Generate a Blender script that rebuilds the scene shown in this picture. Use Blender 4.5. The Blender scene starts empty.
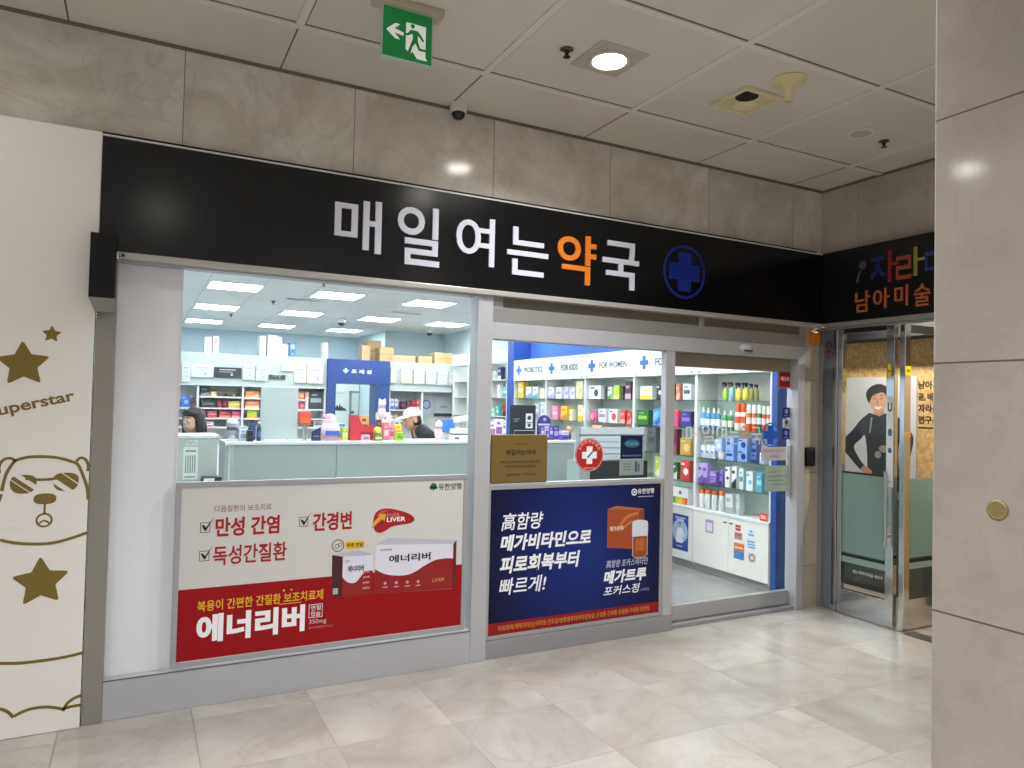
import bpy, bmesh, math, random
from mathutils import Vector, Matrix
PI = math.pi
C = bpy.context.scene.collection
random.seed(7)

# ------------------------------------------------------------------ materials
def lin(h):
    if isinstance(h, str):
        h = h.lstrip('#')
        if len(h) == 3: h = ''.join(c * 2 for c in h)
        h = [int(h[i:i + 2], 16) / 255 for i in (0, 2, 4)]
    return tuple(c / 12.92 if c <= .04045 else ((c + .055) / 1.055) ** 2.4 for c in h) + (1,)

MATS = {}
def mat(h, rough=.5, metal=0, emit=0, vary=.04, scale=14, spec=.5, coat=0):
    key = (h, rough, metal, emit, vary, scale, spec, coat)
    if key in MATS: return MATS[key]
    m = bpy.data.materials.new('paint_' + h.lstrip('#')); m.use_nodes = True
    nt = m.node_tree; b = nt.nodes['Principled BSDF']
    c = lin(h)
    b.inputs['Roughness'].default_value = rough
    b.inputs['Metallic'].default_value = metal
    b.inputs['Specular IOR Level'].default_value = spec
    b.inputs['Coat Weight'].default_value = coat
    if vary:
        n = nt.nodes.new('ShaderNodeTexNoise'); n.inputs['Scale'].default_value = scale; n.inputs['Detail'].default_value = 3
        g = nt.nodes.new('ShaderNodeNewGeometry'); nt.links.new(g.outputs['Position'], n.inputs['Vector'])
        r = nt.nodes.new('ShaderNodeMapRange'); r.inputs['To Min'].default_value = 1 - vary; r.inputs['To Max'].default_value = 1 + vary
        nt.links.new(n.outputs['Fac'], r.inputs['Value'])
        x = nt.nodes.new('ShaderNodeMix'); x.data_type = 'RGBA'; x.blend_type = 'MULTIPLY'; x.inputs[0].default_value = 1
        x.inputs[6].default_value = c; nt.links.new(r.outputs[0], x.inputs[7]); nt.links.new(x.outputs[2], b.inputs['Base Color'])
    else:
        b.inputs['Base Color'].default_value = c
    if emit:
        b.inputs['Emission Color'].default_value = c; b.inputs['Emission Strength'].default_value = emit
    MATS[key] = m
    return m

def glass_mat(name, tint='ffffff', ior=1.45, rough=0.0):
    m = bpy.data.materials.new(name); m.use_nodes = True; nt = m.node_tree
    nt.nodes.clear()
    o = nt.nodes.new('ShaderNodeOutputMaterial'); t = nt.nodes.new('ShaderNodeBsdfTransparent'); g = nt.nodes.new('ShaderNodeBsdfGlossy')
    t.inputs[0].default_value = lin(tint); g.inputs['Roughness'].default_value = rough
    f = nt.nodes.new('ShaderNodeFresnel'); f.inputs[0].default_value = ior
    mx = nt.nodes.new('ShaderNodeMixShader')
    gm = nt.nodes.new('ShaderNodeNewGeometry'); k = nt.nodes.new('ShaderNodeMath'); k.operation = 'MULTIPLY_ADD'   # only the outer face mirrors
    nt.links.new(gm.outputs['Backfacing'], k.inputs[0]); k.inputs[1].default_value = -1; k.inputs[2].default_value = 1
    k2 = nt.nodes.new('ShaderNodeMath'); k2.operation = 'MULTIPLY'; nt.links.new(k.outputs[0], k2.inputs[0]); nt.links.new(f.outputs[0], k2.inputs[1])
    nt.links.new(k2.outputs[0], mx.inputs[0]); nt.links.new(t.outputs[0], mx.inputs[1]); nt.links.new(g.outputs[0], mx.inputs[2])
    nt.links.new(mx.outputs[0], o.inputs[0])
    return m

def film_mat(name, h, see=.25):
    m = bpy.data.materials.new(name); m.use_nodes = True; nt = m.node_tree; nt.nodes.clear()
    o = nt.nodes.new('ShaderNodeOutputMaterial'); t = nt.nodes.new('ShaderNodeBsdfTransparent'); d = nt.nodes.new('ShaderNodeBsdfPrincipled')
    d.inputs['Base Color'].default_value = lin(h); d.inputs['Roughness'].default_value = .25
    tr = nt.nodes.new('ShaderNodeBsdfTranslucent'); tr.inputs[0].default_value = lin(h)
    m1 = nt.nodes.new('ShaderNodeMixShader'); m1.inputs[0].default_value = .35
    m2 = nt.nodes.new('ShaderNodeMixShader'); m2.inputs[0].default_value = see
    nt.links.new(d.outputs[0], m1.inputs[1]); nt.links.new(tr.outputs[0], m1.inputs[2])
    nt.links.new(m1.outputs[0], m2.inputs[1]); nt.links.new(t.outputs[0], m2.inputs[2]); nt.links.new(m2.outputs[0], o.inputs[0])
    return m

def slabs(name, light, dark, vein, grids, joint='6a5f52', rough=.2, vein_amt=.35, tone=.09, nscale=2.2):
    """polished stone in slabs: grids = [(axis, pitch, offset, joint width)]"""
    m = bpy.data.materials.new(name); m.use_nodes = True; nt = m.node_tree; N = nt.nodes; L = nt.links
    b = N['Principled BSDF']; b.inputs['Roughness'].default_value = rough
    geo = N.new('ShaderNodeNewGeometry'); sep = N.new('ShaderNodeSeparateXYZ'); L.new(geo.outputs['Position'], sep.inputs[0])
    def M(op, a, bb=None):
        n = N.new('ShaderNodeMath'); n.operation = op
        for i, v in enumerate((a, bb)):
            if v is None: continue
            if isinstance(v, (int, float)): n.inputs[i].default_value = v
            else: L.new(v, n.inputs[i])
        return n.outputs[0]
    line = None; ids = []
    for ax, pitch, off, w in grids:
        t = M('DIVIDE', M('SUBTRACT', sep.outputs['XYZ'.index(ax)], off), pitch)
        ids.append(M('FLOOR', t)); fr = M('FRACT', t)
        d = M('MULTIPLY', M('MINIMUM', fr, M('SUBTRACT', 1.0, fr)), pitch)
        l = M('LESS_THAN', d, w / 2)
        line = l if line is None else M('MAXIMUM', line, l)
    comb = N.new('ShaderNodeCombineXYZ')
    for i, q in enumerate(ids): L.new(q, comb.inputs[i])
    wn = N.new('ShaderNodeTexWhiteNoise'); wn.noise_dimensions = '3D'; L.new(comb.outputs[0], wn.inputs['Vector'])
    off = N.new('ShaderNodeVectorMath'); off.operation = 'SCALE'; L.new(wn.outputs['Color'], off.inputs[0]); off.inputs[3].default_value = 20
    add = N.new('ShaderNodeVectorMath'); L.new(geo.outputs['Position'], add.inputs[0]); L.new(off.outputs[0], add.inputs[1])
    n1 = N.new('ShaderNodeTexNoise'); n1.inputs['Scale'].default_value = nscale; n1.inputs['Detail'].default_value = 7; n1.inputs['Distortion'].default_value = .6
    n1.inputs['Roughness'].default_value = .6
    L.new(add.outputs[0], n1.inputs['Vector'])
    n2 = N.new('ShaderNodeTexNoise'); n2.inputs['Scale'].default_value = nscale * .8; n2.inputs['Detail'].default_value = 9; n2.inputs['Distortion'].default_value = 1.6
    L.new(add.outputs[0], n2.inputs['Vector'])
    ramp = N.new('ShaderNodeValToRGB'); e = ramp.color_ramp.elements
    e[0].position = .32; e[0].color = lin(dark); e[1].position = .68; e[1].color = lin(light)
    L.new(n1.outputs['Fac'], ramp.inputs[0])
    v = M('ABSOLUTE', M('SUBTRACT', n2.outputs['Fac'], .5))
    vr = N.new('ShaderNodeMapRange'); vr.inputs['From Max'].default_value = .022; vr.inputs['To Min'].default_value = vein_amt; vr.inputs['To Max'].default_value = 0
    L.new(v, vr.inputs['Value'])
    mx = N.new('ShaderNodeMix'); mx.data_type = 'RGBA'; L.new(vr.outputs[0], mx.inputs[0]); L.new(ramp.outputs[0], mx.inputs[6]); mx.inputs[7].default_value = lin(vein)
    tn = N.new('ShaderNodeMapRange'); tn.inputs['To Min'].default_value = 1 - tone; tn.inputs['To Max'].default_value = 1 + tone * .4; L.new(wn.outputs['Value'], tn.inputs['Value'])
    mm = N.new('ShaderNodeMix'); mm.data_type = 'RGBA'; mm.blend_type = 'MULTIPLY'; mm.inputs[0].default_value = 1; L.new(mx.outputs[2], mm.inputs[6]); L.new(tn.outputs[0], mm.inputs[7])
    jx = N.new('ShaderNodeMix'); jx.data_type = 'RGBA'; L.new(line, jx.inputs[0]); L.new(mm.outputs[2], jx.inputs[6]); jx.inputs[7].default_value = lin(joint)
    L.new(jx.outputs[2], b.inputs['Base Color'])
    rj = M('ADD', rough, M('MULTIPLY', line, .5)); L.new(rj, b.inputs['Roughness'])
    return m

def mottled(name, a, bcol, scale=6, rough=.5, stretch=(1, 1, 1), detail=6):
    m = bpy.data.materials.new(name); m.use_nodes = True; nt = m.node_tree; N = nt.nodes; L = nt.links; b = N['Principled BSDF']
    b.inputs['Roughness'].default_value = rough
    geo = N.new('ShaderNodeNewGeometry'); mp = N.new('ShaderNodeMapping'); mp.inputs['Scale'].default_value = stretch
    L.new(geo.outputs['Position'], mp.inputs[0])
    n = N.new('ShaderNodeTexNoise'); n.inputs['Scale'].default_value = scale; n.inputs['Detail'].default_value = detail; n.inputs['Distortion'].default_value = .4
    L.new(mp.outputs[0], n.inputs['Vector'])
    r = N.new('ShaderNodeValToRGB'); e = r.color_ramp.elements
    e[0].position = .33; e[0].color = lin(a); e[1].position = .67; e[1].color = lin(bcol)
    L.new(n.outputs['Fac'], r.inputs[0]); L.new(r.outputs[0], b.inputs['Base Color'])
    return m

def printed_gradient(name, centre, edge, cx, cz, rad):
    """a printed poster ground whose ink runs from one blue to another"""
    m = bpy.data.materials.new(name); m.use_nodes = True; nt = m.node_tree; N = nt.nodes; L = nt.links; b = N['Principled BSDF']
    b.inputs['Roughness'].default_value = .5; b.inputs['Specular IOR Level'].default_value = .2
    geo = N.new('ShaderNodeNewGeometry'); mp = N.new('ShaderNodeMapping'); mp.inputs['Location'].default_value = (-cx / rad, 0, -cz / rad)
    mp.inputs['Scale'].default_value = (1 / rad, 0, .75 / rad)
    mp.inputs['Location'].default_value = (-cx / rad, 0, -cz * .75 / rad)
    L.new(geo.outputs['Position'], mp.inputs[0])
    ln = N.new('ShaderNodeVectorMath'); ln.operation = 'LENGTH'; L.new(mp.outputs[0], ln.inputs[0])
    r = N.new('ShaderNodeValToRGB'); e = r.color_ramp.elements; e[0].color = lin(centre); e[1].color = lin(edge); e[0].position = .15
    L.new(ln.outputs['Value'], r.inputs[0]); L.new(r.outputs[0], b.inputs['Base Color'])
    return m

# ------------------------------------------------------------------ geometry
class Pl:
    def __init__(s, O, U, V, N): s.O, s.U, s.V, s.N = Vector(O), Vector(U), Vector(V), Vector(N)
    def p(s, u, v, d=0): return s.O + s.U * u + s.V * v + s.N * d
def F(y): return Pl((0, y, 0), (1, 0, 0), (0, 0, 1), (0, -1, 0))        # faces the hall; u = X, v = Z
def W(x): return Pl((x, 0, 0), (0, -1, 0), (0, 0, 1), (-1, 0, 0))       # faces left; u = -Y, v = Z

class MB:
    def __init__(s): s.v, s.f, s.m = [], [], []
    def add(s, vs, fs, m=0):
        k = len(s.v); s.v += [Vector(q) for q in vs]; s.f += [[k + i for i in f] for f in fs]; s.m += [m] * len(fs); return s
    def box(s, x0, x1, y0, y1, z0, z1, m=0):
        return s.add([(x0, y0, z0), (x1, y0, z0), (x1, y1, z0), (x0, y1, z0), (x0, y0, z1), (x1, y0, z1), (x1, y1, z1), (x0, y1, z1)],
                     [(0, 3, 2, 1), (4, 5, 6, 7), (0, 1, 5, 4), (1, 2, 6, 5), (2, 3, 7, 6), (3, 0, 4, 7)], m)
    def cbox(s, x0, x1, y0, y1, z0, z1, c=.004, m=0):
        """box with softened edges"""
        bm = bmesh.new(); bmesh.ops.create_cube(bm, size=1)
        for v in bm.verts: v.co = Vector(((x0 + x1) / 2 + v.co.x * (x1 - x0), (y0 + y1) / 2 + v.co.y * (y1 - y0), (z0 + z1) / 2 + v.co.z * (z1 - z0)))
        bmesh.ops.bevel(bm, geom=bm.edges[:], offset=c, segments=2, affect='EDGES', profile=.5)
        bm.verts.index_update()
        s.add([v.co.copy() for v in bm.verts], [[v.index for v in f.verts] for f in bm.faces], m); bm.free(); return s
    def prism(s, pl, pts, d0, d1, m=0):
        n = len(pts)
        ar = sum(pts[i][0] * pts[(i + 1) % n][1] - pts[(i + 1) % n][0] * pts[i][1] for i in range(n))
        if ar < 0: pts = pts[::-1]
        vs = [pl.p(u, v, d0) for u, v in pts] + [pl.p(u, v, d1) for u, v in pts]
        fs = [tuple(range(n, 2 * n)), tuple(range(n - 1, -1, -1))] + [(i, (i + 1) % n, n + (i + 1) % n, n + i) for i in range(n)]
        return s.add(vs, fs, m)
    def rect(s, pl, u0, u1, v0, v1, d0, d1, m=0): return s.prism(pl, [(u0, v0), (u1, v0), (u1, v1), (u0, v1)], d0, d1, m)
    def disc(s, pl, u, v, ru, d0, d1, m=0, rv=None, n=28, a0=0, a1=2 * PI):
        rv = rv or ru
        full = abs(a1 - a0 - 2 * PI) < 1e-6
        pts = [(u + ru * math.cos(a0 + (a1 - a0) * i / (n if full else n - 1)), v + rv * math.sin(a0 + (a1 - a0) * i / (n if full else n - 1))) for i in range(n)]
        return s.prism(pl, pts, d0, d1, m)
    def ribbon(s, pl, pts, w, d0, d1, closed=False, m=0):
        n = len(pts); L, R = [], []
        for i in range(n):
            a = Vector(pts[i - 1] if (i or closed) else pts[0]); b = Vector(pts[(i + 1) % n] if (i < n - 1 or closed) else pts[-1])
            t = (b - a); t = t.normalized() if t.length > 1e-9 else Vector((1, 0)); q = Vector((-t.y, t.x)) * w / 2; p = Vector(pts[i])
            L.append(p + q); R.append(p - q)
        vs = [pl.p(*q, d) for d in (d0, d1) for q in L] + [pl.p(*q, d) for d in (d0, d1) for q in R]
        # index: L d0 0..n, L d1 n..2n, R d0 2n.., R d1 3n..
        fs = []
        for i in range(n if closed else n - 1):
            j = (i + 1) % n
            fs += [(n + i, 3 * n + i, 3 * n + j, n + j), (i, j, 2 * n + j, 2 * n + i), (i, n + i, n + j, j), (2 * n + i, 2 * n + j, 3 * n + j, 3 * n + i)]
        if not closed: fs += [(0, 2 * n, 3 * n, n), (n - 1, 2 * n - 1, 4 * n - 1, 3 * n - 1)]
        return s.add(vs, fs, m)
    def ring(s, pl, u, v, r, w, d0, d1, m=0, n=40, rv=None):
        rv = rv or r
        return s.ribbon(pl, [(u + r * math.cos(2 * PI * i / n), v + rv * math.sin(2 * PI * i / n)) for i in range(n)], w, d0, d1, True, m)
    def lathe(s, o, prof, n=20, m=0, axis='z', ms=None):
        o = Vector(o); vs, fs = [], []
        def P(r, h, a):
            c, q = r * math.cos(a), r * math.sin(a)
            return o + (Vector((c, q, h)) if axis == 'z' else Vector((c, -h, q)) if axis == '-y' else Vector((-h, c, q)) if axis == '-x' else Vector((h, c, q)))
        for r, h in prof: vs += [P(max(r, 1e-5), h, 2 * PI * i / n) for i in range(n)]
        k = len(prof)
        for j in range(k - 1): fs += [(j * n + i, j * n + (i + 1) % n, (j + 1) * n + (i + 1) % n, (j + 1) * n + i) for i in range(n)]
        b = len(s.f); s.add(vs, fs, m)
        if ms:
            for j in range(k - 1):
                for i in range(n): s.m[b + j * n + i] = ms[j]
        s.add([vs[i] for i in range(n)], [tuple(range(n - 1, -1, -1))], ms[0] if ms else m)
        s.add([vs[(k - 1) * n + i] for i in range(n)], [tuple(range(n))], ms[-1] if ms else m)
        return s
    def tube(s, pts, r, n=10, m=0):
        pts = [Vector(p) for p in pts]; vs, fs = [], []
        rs = r if isinstance(r, (list, tuple)) else [r] * len(pts)
        for i, p in enumerate(pts):
            t = (pts[min(i + 1, len(pts) - 1)] - pts[max(i - 1, 0)]).normalized()
            up = Vector((0, 0, 1)) if abs(t.z) < .9 else Vector((1, 0, 0)); a = t.cross(up).normalized(); b = t.cross(a)
            vs += [p + (a * math.cos(2 * PI * k / n) + b * math.sin(2 * PI * k / n)) * rs[i] for k in range(n)]
        for i in range(len(pts) - 1): fs += [(i * n + k, i * n + (k + 1) % n, (i + 1) * n + (k + 1) % n, (i + 1) * n + k) for k in range(n)]
        fs += [tuple(range(n - 1, -1, -1)), tuple(range((len(pts) - 1) * n, len(pts) * n))]
        return s.add(vs, fs, m)
    def ball(s, c, r, m=0, n=16, k=10):
        rx, ry, rz = r if isinstance(r, (list, tuple)) else (r, r, r); c = Vector(c); vs, fs = [], []
        for j in range(k + 1):
            t = PI * j / k
            vs += [c + Vector((rx * math.sin(t) * math.cos(2 * PI * i / n), ry * math.sin(t) * math.sin(2 * PI * i / n), rz * math.cos(t))) for i in range(n)]
        for j in range(k): fs += [(j * n + i, (j + 1) * n + i, (j + 1) * n + (i + 1) % n, j * n + (i + 1) % n) for i in range(n)]
        return s.add(vs, fs, m)

def world_loc(o):
    l = Vector((0, 0, 0))
    while o is not None: l += o.location; o = o.parent
    return l

def obj(name, mb, mats, parent=None, loc=None, smooth=False, local=False):
    """link the shape as ONE mesh object (mesh given in world coordinates unless local)"""
    me = bpy.data.meshes.new(name)
    org = Vector(loc) if loc is not None else Vector((0, 0, 0))
    base = (world_loc(parent) if parent is not None else Vector((0, 0, 0))) + org
    vs = mb.v if local else [v - base for v in mb.v]
    me.from_pydata([tuple(v) for v in vs], [], mb.f)
    for m in (mats if isinstance(mats, (list, tuple)) else [mats]): me.materials.append(m)
    me.polygons.foreach_set('material_index', mb.m)
    if smooth: me.polygons.foreach_set('use_smooth', [True] * len(me.polygons))
    bm = bmesh.new(); bm.from_mesh(me); bmesh.ops.recalc_face_normals(bm, faces=bm.faces[:]); bm.to_mesh(me); bm.free()
    if smooth:
        me.set_sharp_from_angle(angle=math.radians(40))
    me.update()
    o = bpy.data.objects.new(name, me); C.objects.link(o); o.location = org; o.parent = parent
    return o

def tag(o, label, cat, group=None, kind=None):
    o['label'] = label; o['category'] = cat
    if group: o['group'] = group
    if kind: o['kind'] = kind
    return o
def thing(name, label, cat, loc=(0, 0, 0), group=None):
    o = bpy.data.objects.new(name, None); C.objects.link(o); o.location = loc; o.empty_display_size = .1
    return tag(o, label, cat, group)
def struct(name, mb, mats, parent=None, **k):
    o = obj(name, mb, mats, parent, **k)
    if parent is None: o['kind'] = 'structure'
    return o
def base(name):
    o = bpy.data.objects.new(name, None); C.objects.link(o); o['kind'] = 'structure'; return o

def text(name, s, pl, box, d, th, m, parent, bold=0.0, shear=0.0, rot=0.0, size=None, space=1.0):
    """lettering fitted into the box (u0, u1, v0, v1) on a plane"""
    c = bpy.data.curves.new('lettering', 'FONT'); c.body = s; c.size = 1; c.offset = bold; c.extrude = .5; c.shear = shear; c.space_character = space
    c.resolution_u = 4
    t = bpy.data.objects.new('lettering', c); C.objects.link(t)
    dg = bpy.context.evaluated_depsgraph_get()
    me0 = bpy.data.meshes.new_from_object(t.evaluated_get(dg))
    xs = [v.co.x for v in me0.vertices]; ys = [v.co.y for v in me0.vertices]
    x0, x1, y0, y1 = min(xs), max(xs), min(ys), max(ys); u0, u1, v0, v1 = box
    mb = MB(); vs = []
    cu, cv = (u0 + u1) / 2, (v0 + v1) / 2; cr, sr = math.cos(rot), math.sin(rot)
    for v in me0.vertices:
        a = (v.co.x - (x0 + x1) / 2) / (x1 - x0) * (u1 - u0); b = (v.co.y - (y0 + y1) / 2) / (y1 - y0) * (v1 - v0)
        vs.append(pl.p(cu + a * cr - b * sr, cv + a * sr + b * cr, d + (th if v.co.z > 0 else 0)))
    mb.add(vs, [list(p.vertices) for p in me0.polygons])
    bpy.data.objects.remove(t); bpy.data.curves.remove(c); bpy.data.meshes.remove(me0)
    return obj(name, mb, m, parent)

def copy_of(root, loc, label=None, group=None, rz=None):
    r = root.copy(); C.objects.link(r); r.location = loc
    if rz is not None: r.rotation_euler = (0, 0, rz)
    if label: r['label'] = label
    if group: r['group'] = group
    for ch in list(root.children):
        c = ch.copy(); C.objects.link(c); c.parent = r
        for g in list(ch.children):
            d = g.copy(); C.objects.link(d); d.parent = c
    return r
ORD = ['first', 'second', 'third', 'fourth', 'fifth', 'sixth', 'seventh', 'eighth', 'ninth', 'tenth', 'eleventh', 'twelfth', 'thirteenth', 'fourteenth', 'fifteenth']

# shared materials
ALU = mat('97979a', .42, .2, vary=.03)
ALU_D = mat('8f8d8a', .45, .3)
ALU_L = mat('b4b5b9', .42, .15)
CHROME = mat('c9c9c9', .12, 1, vary=.02)
WHITE = mat('e2e5e5', .4)
SHELFW = mat('dfe2e0', .35, vary=.02)
BLUE = mat('2b509c', .35)
BLACK = mat('101114', .35)
GLASS = glass_mat('clear_pane')
GLASSG = glass_mat('shelf_glass', 'dcece4')
PRINTK = mat('20201f', .5)
PRINTW = mat('f2f3f6', .5)
RED = mat('b5101c', .4)
# ------------------------------------------------------------------ camera (a hand-held phone, slightly tilted)
CAM = bpy.data.cameras.new('camera'); CAM.sensor_width = 36; CAM.lens = 719.275 / 1024 * 36; CAM.clip_end = 60
cam = bpy.data.objects.new('camera', CAM); C.objects.link(cam)
yaw, pitch, roll = 0.478993, 0.0265966, 0.022565
r0 = Vector((math.cos(yaw), -math.sin(yaw), 0)); f0 = Vector((math.sin(yaw), math.cos(yaw), 0)); u0_ = Vector((0, 0, 1))
fw = f0 * math.cos(pitch) + u0_ * math.sin(pitch); up = u0_ * math.cos(pitch) - f0 * math.sin(pitch)
rt = r0 * math.cos(roll) + up * math.sin(roll); up = up * math.cos(roll) - r0 * math.sin(roll)
mw = Matrix((rt, up, -fw)).transposed().to_4x4(); mw.translation = (0, -4.25262, 1.66)
cam.matrix_world = mw
bpy.context.scene.camera = cam

# ------------------------------------------------------------------ the hall
H = 3.549
FLOOR = slabs('hall_floor_stone', 'bbb7b0', '9f9991', '8f877e', [('X', .5985, 1.4998, .005), ('Y', .5911, -.7983, .005)], joint='8a8177', rough=.16, vein_amt=.2, tone=.07, nscale=1.6)
struct('floor', MB().box(-6, 9, -10, .06, -.12, 0), FLOOR)
STONE = slabs('wall_stone', 'dcd6cd', 'b9b1a5', 'a0968a', [('X', .933, .169, .005)], joint='7b7062', rough=.13, vein_amt=.24, nscale=2.6)
STONE_Y = slabs('side_wall_stone', 'c0b7ac', 'b0a79c', '9b9186', [('Y', .93, -.35, .004)], joint='857868', rough=.16, vein_amt=.3, nscale=2.6)
STONE_J = slabs('jamb_stone', 'c9bdad', 'b8ac9b', 'a0937f', [('Z', .78, .35, .005)], joint='7c705f', rough=.25, vein_amt=.25)
STONE_P = slabs('pillar_stone', 'b9b0a7', 'a89f96', '958c83', [('Z', .804, 1.018, .006)], joint='5f554c', rough=.1, vein_amt=.12, nscale=2.4)
struct('wall_front', MB().box(-4, 5.43, 0, .16, 2.40, H), STONE)
struct('wall_left', MB().box(-4, -.205, 0, .16, 0, 2.40), STONE)
struct('wall_side', MB().box(5.185, 5.34, -6, 0, 2.97, H), STONE_Y)
struct('wall_jamb', MB().box(4.968, 5.178, -.005, .16, 0, 2.40).box(5.178, 5.43, .012, .16, 0, 2.40), STONE_J)
pl_ = MB().cbox(2.32, 3.3, -3.75, -2.791, -.02, H + .01, .005)
struct('pillar', pl_, STONE_P, smooth=False)
CEIL = mottled('ceiling_panel', 'cfcac2', 'd9d4cb', 1.3, .55)
cb = MB().box(-6, 9, -10, .1, H, H + .1)
struct('ceiling', cb, CEIL)
TB = mat('dcd7cd', .5)
GAP = mat('5d564c', .7)
xs = [.6646 + 1.0378 * k for k in range(-5, 5)]; ys = [-.55 - .9821 * k for k in range(0, 7)]
n = 1
for y in ys:
    struct('trim_%d' % n, MB().box(-6, 5.18 if y > -3 else 9, y - .02, y + .02, H - .010, H + .002).box(-6, 5.18, y - .028, y - .02, H - .002, H + .001, 1), [TB, GAP]); n += 1
for x in xs:
    struct('trim_%d' % n, MB().box(x - .02, x + .02, -7, -.55, H - .009, H + .002).box(x + .02, x + .028, -7, -.57, H - .002, H + .001, 1).box(x - .004, x + .004, -.55, -.003, H - .0015, H + .002, 1), [TB, GAP]); n += 1
struct('trim_%d' % n, MB().box(-4, 5.18, -.006, 0, H - .02, H), mat('6f6555', .6)); n += 1
struct('trim_%d' % n, MB().box(5.179, 5.185, -6, 0, H - .02, H), mat('6f6555', .6)); n += 1

# ceiling fittings ---------------------------------------------------
LAMP_ON = mat('fffaf0', .5, emit=40, vary=0)
def downlight(x, y, label):
    t = thing('downlight', label, 'ceiling light', (x, y, H), 'round downlights in the hall ceiling')
    obj('trim_plate', MB().cbox(x - .155, x + .155, y - .155, y + .155, H - .008, H + .002, .002), mat('b8b0a2', .5), t)
    obj('trim_ring', MB().lathe((x, y, H - .018), [(.10, .012), (.112, .006), (.11, 0), (.094, 0), (.09, .006)], 32), mat('d6d0c4', .4), t)
    obj('diffuser', MB().lathe((x, y, H - .016), [(.092, .004), (.085, .0), (.0, -.002)][::-1], 32), LAMP_ON, t)
    return t
d0 = downlight(2.222, -1.04, 'lit round downlight beside the sprinkler in front of the pharmacy sign')
def lamp(x, y, watts, z=H - .03, size=.19, spread=138, col=(1, 1, 1.02)):
    L = bpy.data.lights.new('downlight_beam', 'AREA'); L.shape = 'DISK'; L.size = size; L.energy = watts; L.color = col; L.spread = math.radians(spread)
    o = bpy.data.objects.new('downlight_beam', L); C.objects.link(o); o.location = (x, y, z); return o
lamp(2.222, -1.04, 26)
for i, (x, y, w) in enumerate([(2.22, -2.02, 33), (.145, -3.98, 54), (-.97, -.98, 2), (-1.93, -4.5, 58), (2.2, -7.1, 50), (-1.9, -7.1, 40), (5.8, -7.0, 40), (6.4, -4.0, 30)]):  # some placed from reflections, the others added to brighten the hall
    copy_of(d0, (x, y, H), 'lit round downlight %s of the unseen hall ceiling lamps' % ORD[i]); lamp(x, y, w)

def sprinkler(x, y, label, z=H):
    t = thing('sprinkler_head', label, 'sprinkler', (x, y, z), 'sprinkler heads')
    obj('escutcheon', MB().lathe((x, y, z), [(.034, 0), (.036, -.004), (.02, -.012)], 20), mat('5c5348', .35, .7), t)
    obj('frame', MB().lathe((x, y, z), [(.012, -.008), (.011, -.03), (.004, -.034), (.004, -.042)], 12), mat('3c342b', .35, .8), t)
    obj('deflector', MB().lathe((x, y, z), [(.02, -.042), (.02, -.045), (.003, -.046)], 16), mat('3c342b', .35, .8), t)
    return t
sprinkler(1.964, -1.017, 'small dark sprinkler head beside the lit downlight')
sprinkler(4.566, -1.016, 'small dark sprinkler head beside the round speaker grille')

t = thing('ceiling_speaker', 'round white flush grille in the ceiling near the corner', 'speaker', (4.302, -1.031, H))
obj('rim', MB().lathe((4.302, -1.031, H), [(.098, .001), (.1, -.006), (.09, -.010), (.083, -.007)], 36), mat('dcd8d0', .4), t)
obj('grille', MB().lathe((4.302, -1.031, H), [(.084, -.006), (.05, -.008), (0, -.009)], 36), mat('bdb8b2', .6, scale=220, vary=.2), t)

CREAM = mat('d2c69a', .5); CREAM_L = mat('d9d0ae', .5)
t = thing('ceiling_vent', 'square yellowed ceiling plate with a dark round opening', 'vent', (3.25, -1.03, H))
vx, vy = 3.245, -1.03
mb = MB().cbox(vx - .15, vx + .15, vy - .15, vy - .125, H - .022, H, .004).cbox(vx - .15, vx + .15, vy + .125, vy + .15, H - .022, H, .004).cbox(vx - .15, vx - .125, vy - .13, vy + .13, H - .022, H, .004).cbox(vx + .125, vx + .15, vy - .13, vy + .13, H - .022, H, .004)
obj('border', mb, CREAM_L, t)
obj('plate', MB().box(vx - .128, vx + .128, vy - .128, vy + .128, H - .012, H - .001), CREAM, t)
obj('opening', MB().lathe((vx - .055, vy - .06, H - .011), [(.066, 0), (.068, -.006), (.06, -.006), (.059, -.0035), (0, -.003)], 28), mat('15120f', .6), t)
obj('deflector', MB().lathe((vx + .045, vy + .055, H - .012), [(.07, 0), (.04, -.012), (0, -.013)], 24), CREAM_L, t)
t = thing('ceiling_nozzle', 'yellowed trumpet-shaped ceiling fitting with a short tube', 'ceiling fitting', (3.25, -1.35, H))
obj('flange', MB().lathe((3.25, -1.35, H), [(.098, 0), (.1, -.006), (.075, -.014), (.05, -.026), (.036, -.05)], 32), CREAM, t, smooth=True)
obj('tube', MB().lathe((3.25, -1.35, H - .045), [(.037, 0), (.03, -.05), (.031, -.085), (.022, -.085), (.021, -.05)], 24), CREAM_L, t, smooth=True)

t = thing('ceiling_camera', 'small white dome camera fixed at the top of the stone wall', 'security camera', (1.765, -.075, H))
cx, cy = 1.745, -.07
obj('housing', MB().lathe((cx, cy, H), [(.052, 0), (.055, -.02), (.05, -.055), (.046, -.058)], 28), mat('d8d4cf', .35), t, smooth=True)
obj('lens_dome', MB().lathe((cx, cy, H - .055), [(.043, 0), (.042, -.018), (.032, -.036), (.016, -.045), (0, -.047)], 28), mat('1b1c1f', .1), t, smooth=True)
obj('bracket', MB().cbox(cx - .03, cx + .03, cy + .02, 0.001, H - .05, H - .002, .004), mat('c9c4bd', .4), t)

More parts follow.
